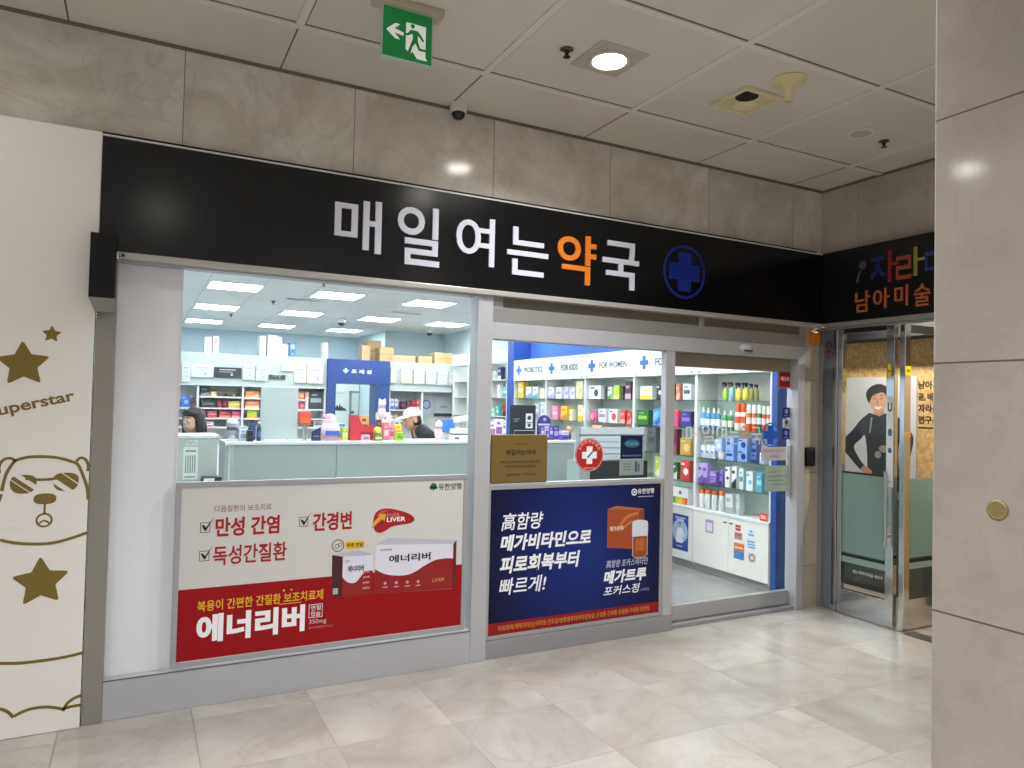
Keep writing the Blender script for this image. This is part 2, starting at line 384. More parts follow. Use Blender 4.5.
# exit sign ----------------------------------------------------------
ey = -1.0
t = thing('exit_sign', 'green hanging emergency exit sign with running figure and arrow', 'exit sign', (1.08, ey, H))
obj('mount_box', MB().cbox(.915, 1.255, ey - .045, ey + .045, H - .034, H, .006), mat('b5ab98', .5), t)
P = F(ey - .012); g = mat('067a3c', .35, emit=.22, vary=0); wm = mat('dfe8e0', .4, emit=.3, vary=0)
pa = obj('panel', MB().cbox(.957, 1.208, ey - .012, ey + .012, 3.272, 3.516, .003), mat('bfd2c2', .3), t)
obj('green_face', MB().rect(P, .961, 1.204, 3.277, 3.511, 0, .0015), g, pa)
def EX(a, b): return (.961 + a * .243, 3.511 - b * .234)
obj('doorway_mark', MB().prism(P, [EX(*q) for q in [(.46, .23), (.87, .23), (.87, .86), (.91, .93), (.70, .93), (.60, .80), (.56, .86), (.46, .78)]], .0015, .0022), wm, pa)
man = MB().disc(P, *EX(.595, .285), .0105, .0022, .003)
man.prism(P, [EX(*q) for q in [(.56, .36), (.70, .36), (.77, .43), (.84, .53), (.81, .56), (.73, .47), (.70, .45), (.71, .58), (.76, .70), (.93, .70), (.93, .745), (.73, .755), (.66, .62), (.60, .70), (.56, .85), (.66, .97), (.60, .97), (.50, .84), (.56, .66), (.60, .54), (.60, .44), (.55, .46), (.50, .50), (.42, .49), (.42, .45), (.49, .45)]], .0022, .003)
obj('running_figure', man, g, pa)
obj('arrow', MB().prism(P, [EX(*q) for q in [(.06, .47), (.24, .31), (.34, .31), (.23, .42), (.41, .46), (.41, .53), (.23, .50), (.34, .62), (.24, .62)]], .0015, .0025), wm, pa)

# ------------------------------------------------------------------ signboard of the pharmacy
SX0, SX1, SZ0, SZ1 = -.205, 5.11, 2.388, 2.982
SIGNK = mat('08090c', .19, vary=.02, spec=.5)
t = thing('shop_sign', 'long black signboard with pale Korean lettering over the pharmacy front', 'sign', (2.45, -.07, SZ0))
P = F(-.07)
obj('board', MB().box(SX0 + .004, 5.18, -.07, -.002, SZ0, SZ1 - .01), SIGNK, t)
obj('top_edge', MB().box(SX0, SX1, -.074, -.06, SZ1 - .010, SZ1).box(SX0, SX0 + .004, -.074, -.002, SZ0, SZ1 - .01), mat('c9c8c6', .4), t)
obj('shadow_strip', MB().box(SX0, SX1, -.012, -.0005, SZ1, SZ1 + .03), mat('0d0c0b', .8), t)  # black strip drawn for the shade between sign top and stone
obj('bottom_edge', MB().cbox(-.112, SX1, -.082, .0, SZ0 - .034, SZ0, .004), mat('b9b6b0', .35, .3), t)
LET = mat('cfd1de', .45, vary=.01); ORG = mat('dd7a18', .45, vary=.01); LOGO = mat('08237f', .4, vary=.01)
for ch, bx, m in [('매', (.982, 1.262, 2.532, 2.845), LET), ('일', (1.362, 1.637, 2.492, 2.858), LET), ('여', (1.748, 2.017, 2.535, 2.845), LET), ('는', (2.11, 2.42, 2.505, 2.822), LET), ('약', (2.494, 2.808, 2.488, 2.83), ORG), ('국', (2.864, 3.178, 2.488, 2.825), LET)]:
    o = text('letter', ch, P, bx, 0, .012, m, t, bold=.012)
    if m is ORG: o['label'] = 'orange letter'
lg = obj('logo', MB().ring(P, 3.608, 2.672, .192, .020, 0, .004, n=56), LOGO, t); lg['label'] = 'dark blue ring emblem'
a, b = .062, .146
obj('cross', MB().prism(P, [(3.608 + x, 2.672 + z) for x, z in [(-a, -b), (a, -b), (a, -a), (b, -a), (b, a), (a, a), (a, b), (-a, b), (-a, a), (-b, a), (-b, -a), (-a, -a)]], 0, .006), LOGO, lg)
obj('underside_screw', MB().lathe((-.09, -.084, SZ0 - .018), [(.008, 0), (.007, .003), (0, .003)], 12, axis='-y'), mat('333', .4, .6), t)

t = thing('sign_end_cover', 'black box-shaped cover under the end of the signboard', 'cover', (-.17, -.1, 2.12))
obj('housing', MB().cbox(-.232, -.118, -.178, -.0755, 2.135, 2.455, .003), mat('0b0c0b', .45, spec=.3), t)
obj('base_plate', MB().add([(-.232, -.178, 2.1345), (-.118, -.178, 2.1345), (-.118, -.0755, 2.1345), (-.232, -.0755, 2.1345), (-.205, -.125, 2.072), (-.122, -.125, 2.072), (-.122, -.0755, 2.072), (-.205, -.0755, 2.072)], [(0, 3, 2, 1), (4, 5, 6, 7), (0, 1, 5, 4), (1, 2, 6, 5), (2, 3, 7, 6), (3, 0, 4, 7)]), mat('8f8c86', .5), t)

# second signboard ---------------------------------------------------
t = thing('shop_sign', 'black signboard with rainbow-coloured Korean lettering over the side shop', 'sign', (5.15, -1.2, SZ0))
P = W(5.11)
obj('board', MB().box(5.112, 5.183, -3.6, -.072, SZ0, SZ1), mat('0a0a0c', .3, vary=.02), t)
obj('bottom_edge', MB().cbox(5.105, 5.18, -3.6, -.084, SZ0 - .03, SZ0, .003), mat('a9a59c', .35, .4), t)
for ch, bx, h in [('ㅈ', (.525, .655, 2.70, 2.87), '1c2a6c'), ('ㅏ', (.68, .765, 2.66, 2.905), '8f1d2b'), ('ㄹ', (.745, .868, 2.665, 2.842), 'a34a36'), ('ㅏ', (.885, .968, 2.676, 2.892), '8f8f3c'), ('ㄷ', (.972, 1.075, 2.70, 2.836), '1f3f86')]:
    text('letter', ch, P, bx, -.002, .012, mat(h, .45, vary=.01), t, bold=.01)['label'] = 'coloured letter'
for ch, bx in [('남', (.395, .522, 2.45, 2.617)), ('아', (.554, .688, 2.46, 2.618)), ('미', (.734, .84, 2.463, 2.62)), ('술', (.889, 1.012, 2.445, 2.612))]:
    text('letter', ch, P, bx, -.002, .012, mat('c06a3c', .45, vary=.01), t, bold=.008)
lg = obj('emblem', MB().disc(P, .455, 2.826, .034, -.002, .006), mat('5d5a62', .3, .3), t)
obj('stem', MB().ribbon(P, [(.437, 2.785), (.418, 2.748), (.412, 2.715)], .012, -.002, .004).disc(P, .409, 2.706, .012, -.002, .005), mat('6c6a6e', .4, .3), lg)

# ------------------------------------------------------------------ decorated end panel with star and bear drawing
PX0, PX1, PY = -1.55, -.2056, -.07
t = thing('decorated_panel', 'cream wall panel with gold stars, bear drawing and lettering', 'wall panel', (-.9, PY, 0))
obj('board', MB().box(PX0, PX1, PY, -.001, 0.003, 2.988), mat('ebe8e3', .45, vary=.015, scale=3), t)
GOLD = mat('7d6a2c', .4, .25); P = F(PY)
def star(cx, cz, r, rot=0, k=.50):
    pts = []
    for i in range(10):
        rr = r if i % 2 == 0 else r * k; a = PI / 2 + rot + i * PI / 5
        pts.append((cx + rr * math.cos(a), cz + rr * math.sin(a)))
    out = []
    for i in range(10):                                           # rounded tips
        p = Vector(pts[i]); a = Vector(pts[i - 1]); b = Vector(pts[(i + 1) % 10])
        q = .24 if i % 2 == 0 else .06
        for s in range(4):
            u = s / 3; A = p + (a - p) * q; B = p + (b - p) * q
            out.append(tuple((A * (1 - u) ** 2) + (p * 2 * u * (1 - u)) + (B * u * u)))
    return out
for c in [(-.497, 1.795, .118, .06), (-.386, 1.948, .044, -.03), (-.391, .737, .128, .04)]:
    obj('star', MB().prism(P, star(*c), 0, .0015), GOLD, t)
text('lettering', 'Superstar', P, (-.640, -.274, 1.562, 1.634), 0, .0015, GOLD, t, bold=.022, rot=math.radians(14.5))
def smooth_line(pts, n=5):
    out = []
    for i in range(len(pts) - 1):
        p0, p1, p2, p3 = [Vector(pts[max(0, min(len(pts) - 1, j))]) for j in (i - 1, i, i + 1, i + 2)]
        for s in range(n):
            u = s / n
            out.append(tuple(.5 * ((2 * p1) + (p2 - p0) * u + (2 * p0 - 5 * p1 + 4 * p2 - p3) * u * u + (3 * p1 - p0 - 3 * p2 + p3) * u ** 3)))
    return out + [tuple(pts[-1])]
head = [(-.563, 1.185), (-.549, 1.262), (-.522, 1.318), (-.503, 1.334), (-.455, 1.346), (-.386, 1.346), (-.331, 1.338), (-.27, 1.316), (-.25, 1.298), (-.226, 1.238), (-.209, 1.18), (-.205, 1.13)]
mb = MB().ribbon(P, smooth_line(head), .014, 0, .0015)
mb.ribbon(P, smooth_line([(-.262, 1.322), (-.244, 1.339), (-.222, 1.33), (-.209, 1.3), (-.212, 1.272)]), .013, 0, .0015)
mb.ribbon(P, smooth_line([(-.512, 1.326), (-.532, 1.341), (-.56, 1.335), (-.577, 1.305), (-.575, 1.27)]), .013, 0, .0015)
mb.ribbon(P, smooth_line([(-.564, 1.17), (-.585, 1.08), (-.6, .95)]), .014, 0, .0015)
obj('bear_outline', mb, GOLD, t)
def clip(poly, n_, lo, hi):
    """part of a convex outline between two parallel lines"""
    for sg, lim in ((1, lo), (-1, -hi)):
        out = []
        for i in range(len(poly)):
            p, q = poly[i], poly[(i + 1) % len(poly)]
            a_ = sg * (p[0] * n_[0] + p[1] * n_[1]) - lim; b_ = sg * (q[0] * n_[0] + q[1] * n_[1]) - lim
            if a_ >= 0: out.append(p)
            if a_ * b_ < 0: t_ = a_ / (a_ - b_); out.append((p[0] + (q[0] - p[0]) * t_, p[1] + (q[1] - p[1]) * t_))
        poly = out
        if len(poly) < 3: return []
    return poly
def lens(cx, cz, mirror, cuts):
    o = []
    for i in range(36):
        a_ = 2 * PI * i / 36; c_, s_ = math.cos(a_), math.sin(a_)
        o.append((.054 * math.copysign(abs(c_) ** .75, c_), (.034 if s_ > 0 else .056) * math.copysign(abs(s_) ** .8, s_)))
    m_ = MB()
    for lo, hi in cuts:
        q_ = clip(o, (.62, .785), lo, hi)
        if q_: m_.prism(P, [(cx + x, cz + z) for x, z in q_], 0, .0015)
    return m_
obj('sunglass_lens', lens(-.478, 1.226, 1, [(-.2, -.026), (-.021, -.003), (.020, .2)]), GOLD, t)
obj('sunglass_lens', lens(-.302, 1.232, -1, [(-.2, -.046), (-.022, .012), (.018, .2)]), GOLD, t)
obj('sunglass_bridge', MB().ribbon(P, smooth_line([(-.47, 1.243), (-.43, 1.236), (-.37, 1.236), (-.32, 1.244)]), .012, 0, .0022), GOLD, t)
obj('nose', MB().prism(P, [(-.387 + .047 * math.copysign(abs(math.cos(a)) ** .7, math.cos(a)), 1.141 + .026 * math.copysign(abs(math.sin(a)) ** .8, math.sin(a))) for a in [2 * PI * i / 28 for i in range(28)]], 0, .0015), GOLD, t)
obj('mouth', MB().ribbon(P, [(-.387, 1.118), (-.387, 1.068)], .009, 0, .0015).ring(P, -.387, 1.037, .031, .009, 0, .0015).ribbon(P, smooth_line([(-.408, 1.022), (-.387, 1.035), (-.366, 1.023)]), .008, 0, .0015), GOLD, t)
for pts in ([(-.562, .952), (-.502, .934), (-.429, .924), (-.351, .923), (-.276, .94), (-.2, .966)], [(-.62, .375), (-.542, .366), (-.462, .356), (-.361, .355), (-.278, .359), (-.199, .37)],
            [(-.56, .157), (-.534, .15), (-.502, .13), (-.48, .1)], [(-.478, .105), (-.444, .121), (-.40, .13), (-.341, .126), (-.278, .106)], [(-.278, .095), (-.262, .128), (-.233, .150), (-.199, .160)], [(-.278, .106), (-.24, .112), (-.199, .112)]):
    obj('body_line', MB().ribbon(P, smooth_line(pts), .014, 0, .0015), GOLD, t)

# ------------------------------------------------------------------ shop front: window on the left, door front on the right
w = base('window_1')
fr = MB()
fr.cbox(-.112, 1.93, -.045, .06, 0, .205, .003)                        # bottom rail
fr.cbox(-.112, 1.93, -.03, .06, 2.346, 2.357, .002)
obj('window_frame', fr, ALU_L, w)
obj('end_post', MB().cbox(-.2, -.112, -.055, .06, 0, 2.355, .003), mat('8f8b83', .45, .15), w)
obj('corner_post', MB().cbox(1.925, 2.035, -.05, .07, 0, 2.357, .004), ALU_L, w)
obj('sill_groove', MB().box(-.112, 1.925, -.047, -.043, .200, .205), mat('55565a', .6), w)
obj('glass_pane', MB().box(-.115, 1.93, .008, .016, .17, 2.348), GLASS, w)
obj('blind_panel', MB().cbox(-.111, .196, .022, .04, .17, 2.345, .002), mat('eef1f6', .5), w)
obj('blind_edge', MB().box(.192, .200, .018, .05, .17, 2.345), mat('efeff0', .4), w)

d = base('door_1')
hd = MB()
hd.box(2.035, 4.965, -.01, .08, 2.283, 2.36)
obj('transom_groove', hd, mat('6f685c', .5, .2), d)
obj('transom_stile', MB().cbox(2.035, 2.115, -.03, .06, 2.27, 2.357, .002).cbox(3.80, 3.85, -.03, .06, 2.27, 2.357, .002).cbox(4.90, 4.965, -.03, .06, 2.27, 2.357, .002), ALU, d)
obj('header_rail', MB().cbox(2.035, 4.965, -.028, .07, 2.183, 2.288, .003), mat('8d8c88', .45, .2), d)
obj('operator_cover', MB().cbox(2.035, 4.965, -.034, .09, 2.078, 2.186, .003), ALU_L, d)
obj('jamb', MB().cbox(4.885, 4.968, -.03, .09, 0, 2.08, .004), ALU_L, d)
obj('sill_rail', MB().cbox(3.56, 4.89, -.012, .10, 0, .03, .003).cbox(2.035, 3.57, -.04, .06, 0, .118, .003), ALU, d)
fx = obj('fixed_leaf', MB().cbox(2.033, 2.045, -.02, .03, .11, 2.08, .002).cbox(3.485, 3.572, -.03, .03, 0.0, 2.08, .004).cbox(2.04, 3.5, -.02, .03, 1.098, 1.13, .002), ALU_L, d)
obj('glass_pane', MB().box(2.04, 3.49, .002, .010, .11, 2.08), GLASS, fx)
sl = obj('sliding_leaf', MB().cbox(3.545, 3.60, .045, .085, .036, 2.08, .003), ALU, d)
obj('leaf_top_rail', MB().cbox(3.58, 4.87, .04, .09, 1.972, 2.075, .003), mat('8d8477', .4, .3), sl)
obj('leaf_bottom_rail', MB().cbox(3.58, 4.87, .04, .09, .036, .15, .003), mat('a9a9ab', .35, .35), sl)
obj('glass_pane', MB().box(3.59, 4.86, .060, .068, .14, 2.0), GLASS, sl)
obj('pull_bar', MB().cbox(4.862, 4.880, .03, .058, .93, 1.36, .004), mat('c8c8c4', .25, .6), sl)
PG = Pl((.062, .058, 0), (1, 0, 0), (0, 0, 1), (0, -1, 0))
for ch, bx, h in [('매', (3.70, 3.82, 1.375, 1.525), 'e8ecf2'), ('일', (3.86, 3.985, 1.365, 1.53), 'e8ecf2'), ('여', (4.01, 4.12, 1.37, 1.53), 'e8ecf2'), ('는', (4.14, 4.25, 1.37, 1.51), 'e8ecf2'), ('약', (4.27, 4.37, 1.365, 1.53), 'e88a3c'), ('국', (4.39, 4.495, 1.365, 1.51), 'e8ecf2')]:
    text('window_letter', ch, PG, bx, 0, .001, mat(h, .5, vary=0), sl)
lg = obj('window_logo', MB().ring(PG, 4.60, 1.445, .095, .012, 0, .001), mat('2b7be0', .5), sl)
a, b = .034, .08
obj('cross', MB().prism(PG, [(4.60 + x, 1.445 + z) for x, z in [(-a, -b), (a, -b), (a, -a), (b, -a), (b, a), (a, a), (a, b), (-a, b), (-a, a), (-b, a), (-b, -a), (-a, -a)]], 0, .0015), mat('1268dc', .45), lg)

t = thing('motion_sensor', 'rounded white motion sensor on the door header', 'sensor', (4.27, -.04, 2.14))
obj('housing', MB().lathe((4.272, -.034, 2.142), [(.058, 0), (.06, .012), (.05, .034), (.03, .044), (0, .047)], 28, axis='-y'), mat('cdcdcf', .3), t, smooth=True)
for v in t.children[0].data.vertices: v.co.z *= .62
obj('lens_window', MB().cbox(4.235, 4.31, -.081, -.06, 2.108, 2.124, .004), mat('4e4f53', .2), t)

t = thing('card_reader', 'black access card reader on the stone jamb', 'card reader', (5.045, -.02, 1.2))
obj('body', MB().cbox(4.995, 5.085, -.045, -.004, 1.185, 1.345, .008), mat('0c0c0e', .3), t)
obj('keypad', MB().cbox(5.008, 5.072, -.048, -.044, 1.205, 1.29, .003), mat('1d1d21', .25), t)
obj('status_window', MB().cbox(5.015, 5.065, -.048, -.044, 1.305, 1.33, .002), mat('2a2c33', .1), t)
t = thing('alarm_light', 'orange warning light at the top of the stone jamb', 'warning light', (5.12, -.02, 2.3))
obj('lens', MB().cbox(5.03, 5.12, -.055, -.012, 2.222, 2.322, .008), mat('d9801a', .3), t)
obj('backplate', MB().cbox(5.017, 5.132, -.013, -.003, 2.212, 2.328, .002), mat('b9a070', .4), t)

t = thing('brass_stud', 'round brass stud set in the stone pillar', 'stud', (2.32, -2.994, 1.37))
obj('disc', MB().lathe((2.32, -2.994, 1.37), [(.029, 0), (.029, .005), (.026, .007), (.022, .006), (0, .007)], 36, axis='-x'), mat('94865a', .5, .25), t)
obj('rim', MB().lathe((2.32, -2.994, 1.37), [(.032, 0), (.032, .002), (.029, .004)], 36, axis='-x'), mat('80744a', .5, .3), t)
# ------------------------------------------------------------------ big poster on the window
def poster_frame(t, x0, x1, z0, z1, bw, y=-.03):
    m = MB().cbox(x0, x1, y - .006, y + .02, z0, z0 + bw, .002).cbox(x0, x1, y - .006, y + .02, z1 - bw, z1, .002).cbox(x0, x0 + bw, y - .006, y + .02, z0 + bw, z1 - bw, .002).cbox(x1 - bw, x1, y - .006, y + .02, z0 + bw, z1 - bw, .002)
    return obj('frame', m, mat('a8a8ac', .4, .35), t)
t = thing('window_poster', 'red and white liver medicine poster framed under the window', 'poster', (1.05, -.03, .2))
poster_frame(t, .195, 1.89, .215, 1.198, .028)
sh = obj('sheet', MB().box(.215, 1.87, -.03, -.005, .24, 1.18), mat('cfcdca', .5, vary=.01, spec=.25), t)
P = F(-.03); PR = mat('960d16', .5, vary=.02, spec=.2); TR = mat('a0121c', .45, vary=0); DK = mat('241a1c', .45, vary=0)
obj('red_ground', MB().prism(P, [(.222, .246), (1.864, .246), (1.864, .628), (.222, .626)], 0, .0006), PR, t)
text('lettering', '다음질환의 보조치료', P, (.389, .688, 1.031, 1.066), 0, .001, mat('8a6a64', .5, vary=0), t)
text('lettering', '만성 간염', P, (.397, .733, .896, 1.0), 0, .0012, TR, t, bold=.03)
text('lettering', '간경변', P, (.918, 1.146, .894, 1.0), 0, .0012, TR, t, bold=.03)
text('lettering', '독성간질환', P, (.389, .777, .741, .847), 0, .0012, TR, t, bold=.018)
for u, v in [(.322, .925), (.322, .772), (.843, .927)]:
    c = obj('check_box', MB().ribbon(P, [(u, v), (u + .047, v), (u + .047, v + .052), (u, v + .052)], .004, 0, .001, True), DK, t)
    obj('tick', MB().prism(P, [(u + .006, v + .036), (u + .022, v + .008), (u + .028, v + .008), (u + .066, v + .082), (u + .05, v + .058), (u + .027, v + .026), (u + .014, v + .042)], .001, .0018), DK, c)
YL = mat('e2ac22', .45, vary=0)
text('lettering', '복용이 간편한 간질환 보조치료제', P, (.319, .99, .500, .558), .0006, .001, YL, t, bold=.018)
obj('underline', MB().rect(P, .742, .866, .494, .498, .0006, .0016), YL, t)
obj('emphasis_dot', MB().disc(P, .768, .572, .006, .0006, .0016), YL, t); obj('emphasis_dot', MB().disc(P, .81, .572, .006, .0006, .0016), YL, t)
text('lettering', '에너리버', P, (.318, .889, .330, .482), .0006, .0016, PRINTW, t, bold=.045)
obj('capsule_box', MB().ribbon(P, [(.912, .401), (.987, .401), (.987, .474), (.912, .474)], .004, .0006, .0014, True), PRINTW, t)
text('lettering', '연질', P, (.922, .978, .441, .468), .0006, .0008, PRINTW, t); text('lettering', '캡슐', P, (.922, .978, .407, .434), .0006, .0008, PRINTW, t)
text('lettering', '350mg', P, (.914, 1.012, .357, .389), .0006, .0008, mat('d8c4c4', .5, vary=0), t)
text('lettering', '밀크시슬열매건조엑스산', P, (.914, 1.05, .336, .350), .0006, .0008, mat('b98a8a', .5, vary=0), t)
# liver drawing
lv = [(1.275, .93), (1.285, .975), (1.315, 1.0), (1.36, 1.006), (1.42, .995), (1.49, .972), (1.53, .945), (1.532, .92), (1.50, .906), (1.44, .902), (1.39, .893), (1.35, .87), (1.315, .862), (1.285, .88)]
l = obj('liver_drawing', MB().prism(P, smooth_line(lv + [lv[0]])[:-1], 0, .001), mat('a3161c', .35, vary=.1, scale=40), t)
obj('highlight_shape', MB().prism(P, smooth_line([(1.30, .975), (1.33, .995), (1.38, .997), (1.33, .975), (1.305, .94)]), .001, .0015), mat('c3543c', .4), l)
obj('yellow_arrow', MB().prism(P, [(1.262, .885), (1.285, .935), (1.315, .962), (1.31, .975), (1.355, .972), (1.345, .930), (1.332, .943), (1.30, .918)], .001, .0018), mat('e0a32a', .4), l)
text('lettering', 'ENER', P, (1.36, 1.44, .954, .976), .001, .0008, mat('d98a80', .5, vary=0), l); text('lettering', 'LIVER', P, (1.36, 1.478, .924, .951), .001, .0008, PRINTW, l, bold=.02)
# maker's mark: small green tree and lettering
mk = obj('tree_mark', MB().disc(P, 1.657, 1.132, .019, 0, .001).disc(P, 1.643, 1.122, .012, 0, .001).disc(P, 1.671, 1.122, .012, 0, .001).rect(P, 1.653, 1.661, 1.1, 1.122, 0, .001), mat('1f6b4a', .45), t)
text('lettering', '유한양행', P, (1.69, 1.847, 1.104, 1.146), 0, .001, mat('2a2a2c', .5, vary=0), t, bold=.012)
# printed boxes of medicine
CARTW = mat('dcdcea', .35, vary=.02); CARTR = mat('8f1018', .35, vary=.04)
def pack(u0, u1, v0, v1, side, topd, sidemat, words, name):
    k = obj(name, MB().prism(P, [(u0, v0), (u1, v0 - (0 if side < 0 else .02)), (u1, v1 - (.004 if side < 0 else .03)), (u0, v1)], .0006, .0014), CARTW, t)
    w = u1 - u0; hgt = v1 - v0
    pts = [(u0, v0 + hgt * .5)] + [(u0 + w * a, v0 + hgt * b) for a, b in [(.1, .40), (.22, .34), (.38, .32), (.5, .37), (.62, .48), (.76, .58), (.9, .60), (1, .585)]] + [(u1, v0 - (0 if side < 0 else .019)), (u0, v0)]
    obj('red_wave', MB().prism(P, smooth_line(pts[:9]) + pts[9:], .0014, .002), CARTR, k)
    text('lettering', words, P, (u0 + w * .17, u0 + w * .70, v0 + hgt * .60, v0 + hgt * .76), .0014, .0008, mat('2b2228', .5, vary=0), k, bold=.03)
    text('lettering', '유한양행', P, (u0 + w * .06, u0 + w * .2, v0 + hgt * .86, v0 + hgt * .90), .0014, .0008, mat('45404a', .5, vary=0), k)
    obj('pack_top', MB().prism(P, topd, .0006, .0012), mat('b9b7c6', .4), k)
    obj('pack_side', MB().prism(P, sidemat, .0006, .0012), mat('45161c' if side < 0 else '5e1016', .4), k)
    return k
k = pack(1.295, 1.80, .500, .792, 1, [(1.295, .792), (1.80, .762), (1.822, .785), (1.372, .828)], [(1.80, .48), (1.80, .762), (1.822, .785), (1.822, .52)], '에너리버', 'carton_print')
for i in range(4): obj('pictogram', MB().disc(P, 1.36 + i * .07, .556 - i * .003, .009, .002, .0026).rect(P, 1.345 + i * .07, 1.375 + i * .07, .530 - i * .003, .536 - i * .003, .002, .0026), mat('d9a3a3', .5), k)
text('lettering', 'LIVER', P, (1.665, 1.745, .535, .556), .002, .0006, mat('d09a6a', .5, vary=0), k)
k = pack(1.099, 1.28, .500, .736, -1, [(1.099, .736), (1.28, .735), (1.186, .768), (1.036, .75)], [(1.038, .522), (1.099, .485), (1.099, .736), (1.036, .75)], '에너리버', 'carton_print')
obj('barcode_patch', MB().rect(P, 1.045, 1.075, .52, .555, .0012, .0018), mat('b9b0b0', .5), k)
for i in range(4): obj('pictogram', MB().rect(P, 1.222, 1.262, .535 + .032 * i, .545 + .032 * i, .002, .0026), mat('c98a8a', .5), k)
fr_ = obj('fruit_drawing', MB().ring(P, 1.068, .803, .034, .005, 0, .001, rv=.034), mat('5b3f33', .5), t)
obj('nut', MB().ring(P, 1.062, .798, .012, .003, 0, .001).ring(P, 1.080, .806, .010, .003, 0, .001), mat('6b4c3c', .5), fr_)
pil = obj('yellow_pill', MB().rect(P, 1.112, 1.225, .779, .822, 0, .001), mat('e0b820', .45), t)
text('lettering', '하루 한알', P, (1.12, 1.217, .788, .813), .001, .0008, mat('4a3a10', .5, vary=0), pil, bold=.02)

# ------------------------------------------------------------------ blue poster on the fixed door leaf
t = thing('window_poster', 'dark blue vitamin poster with white slanted lettering on the door leaf', 'poster', (2.75, -.03, .11))
poster_frame(t, 2.030, 3.474, .122, 1.118, .026)
obj('sheet', MB().box(2.05, 3.455, -.03, -.003, .14, 1.10), printed_gradient('blue_print', '1a2c74', '0d0e22', 2.78, .66, .80), t)
obj('red_strip', MB().rect(P, 2.054, 3.45, .150, .226, 0, .0008), mat('8c1c1c', .5, spec=.2), t)
text('lettering', '피로회복/체력저하/눈의피로·건조감/병중병후의비타민보급 신경통·근육통·관절통/구내염·피부염', P, (2.13, 3.36, .170, .206), .0008, .0008, mat('c98a3a', .5, vary=0), t, bold=.01)
for s, bx in [('高함량', (2.139, 2.455, .822, .936)), ('메가비타민으로', (2.134, 2.842, .686, .794)), ('피로회복부터', (2.134, 2.754, .540, .653)), ('빠르게!', (2.132, 2.486, .400, .511))]:
    text('lettering', s, P, bx, 0, .0012, PRINTW, t, bold=.012 if '빠' in s or '高' in s else .035, shear=.18)
mk = obj('maker_mark', MB().ring(P, 3.21, 1.036, .021, .008, 0, .001).disc(P, 3.21, 1.036, .008, 0, .001), PRINTW, t)
text('lettering', '유한양행', P, (3.242, 3.388, 1.022, 1.06), 0, .001, PRINTW, mk, bold=.012)
obj('mark_line', MB().rect(P, 3.245, 3.385, .998, 1.004, 0, .001), mat('aab0cc', .5), mk)
cp = obj('carton_print', MB().prism(P, [(2.98, .652), (3.258, .622), (3.258, .902), (2.98, .925)], 0, .0008), mat('a34a22', .35, vary=.08, scale=20), t)
obj('pack_top', MB().prism(P, [(2.98, .925), (3.258, .902), (3.303, .912), (3.06, .943)], 0, .0008), mat('b8683c', .4), cp)
obj('pack_side', MB().prism(P, [(3.258, .622), (3.303, .66), (3.303, .912), (3.258, .902)], 0, .0008), mat('7d4426', .4), cp)
obj('swirl', MB().ribbon(P, smooth_line([(3.08, .79), (3.15, .86), (3.25, .885)]), .022, .0008, .0014).ribbon(P, smooth_line([(3.10, .77), (3.18, .82), (3.255, .83)]), .014, .0008, .0014), mat('c07a30', .4), cp)
text('lettering', '메가트루', P, (3.0, 3.12, .765, .80), .0008, .0008, mat('ecd8c8', .5, vary=0), cp, bold=.02)
bt = obj('bottle_print', MB().prism(P, [(3.205, .58), (3.225, .563), (3.31, .563), (3.332, .58), (3.332, .72), (3.205, .72)], .0014, .0024), mat('8f4a24', .3, vary=.08), t)
obj('bottle_cap', MB().prism(P, smooth_line([(3.197, .716), (3.197, .81), (3.215, .828), (3.265, .834), (3.318, .826), (3.337, .808), (3.337, .714)]), .0014, .0026), mat('d6dce6', .35), bt)
obj('bottle_label', MB().rect(P, 3.228, 3.31, .61, .70, .0024, .003), mat('b8602c', .4), bt)
obj('bottle_outline', MB().ribbon(P, [(3.203, .716), (3.203, .58), (3.224, .561), (3.312, .561), (3.334, .58), (3.334, .716)], .005, .0014, .0028), mat('c9c3c8', .4), bt)
text('lettering', '高함량 포커스비타민', P, (2.976, 3.344, .508, .562), 0, .0008, mat('b8bcd0', .5, vary=0), t, bold=.01, shear=.18)
text('lettering', '메가트루', P, (2.956, 3.33, .395, .489), 0, .001, PRINTW, t, bold=.04, shear=.18)
text('lettering', '포커스정', P, (2.956, 3.275, .312, .378), 0, .0008, PRINTW, t, bold=.012, shear=.18)
text('lettering', '(비타민)', P, (3.285, 3.36, .312, .338), 0, .0008, mat('8f96b8', .5, vary=0), t, shear=.18)

# ------------------------------------------------------------------ plaque, stickers and notices on the glass
t = thing('name_plaque', 'gold metal plaque with the pharmacy name on the fixed door leaf', 'plaque', (2.27, -.004, 1.13))
obj('plate', MB().cbox(2.058, 2.482, -.022, .0015, 1.131, 1.452, .006), mat('7f6a38', .42, .4, vary=.05, scale=5), t)
Pq = F(-.022); PK = mat('2a210d', .5, vary=0)
text('lettering', '매일여는약국', Pq, (2.165, 2.39, 1.315, 1.352), 0, .001, PK, t, bold=.02)
text('lettering', '고객사랑인증', Pq, (2.225, 2.325, 1.386, 1.396), 0, .001, PK, t)
text('lettering', '고객님의 건강과 행복을 위하여 최선을 다하는', Pq, (2.12, 2.43, 1.262, 1.279), 0, .001, PK, t)
text('lettering', '우리 동네 약국임을 인증합니다', Pq, (2.16, 2.395, 1.232, 1.249), 0, .001, PK, t)
text('lettering', '대한약사회', Pq, (2.17, 2.27, 1.175, 1.195), 0, .001, PK, t); text('lettering', '경기도지부', Pq, (2.30, 2.39, 1.178, 1.195), 0, .001, PK, t)

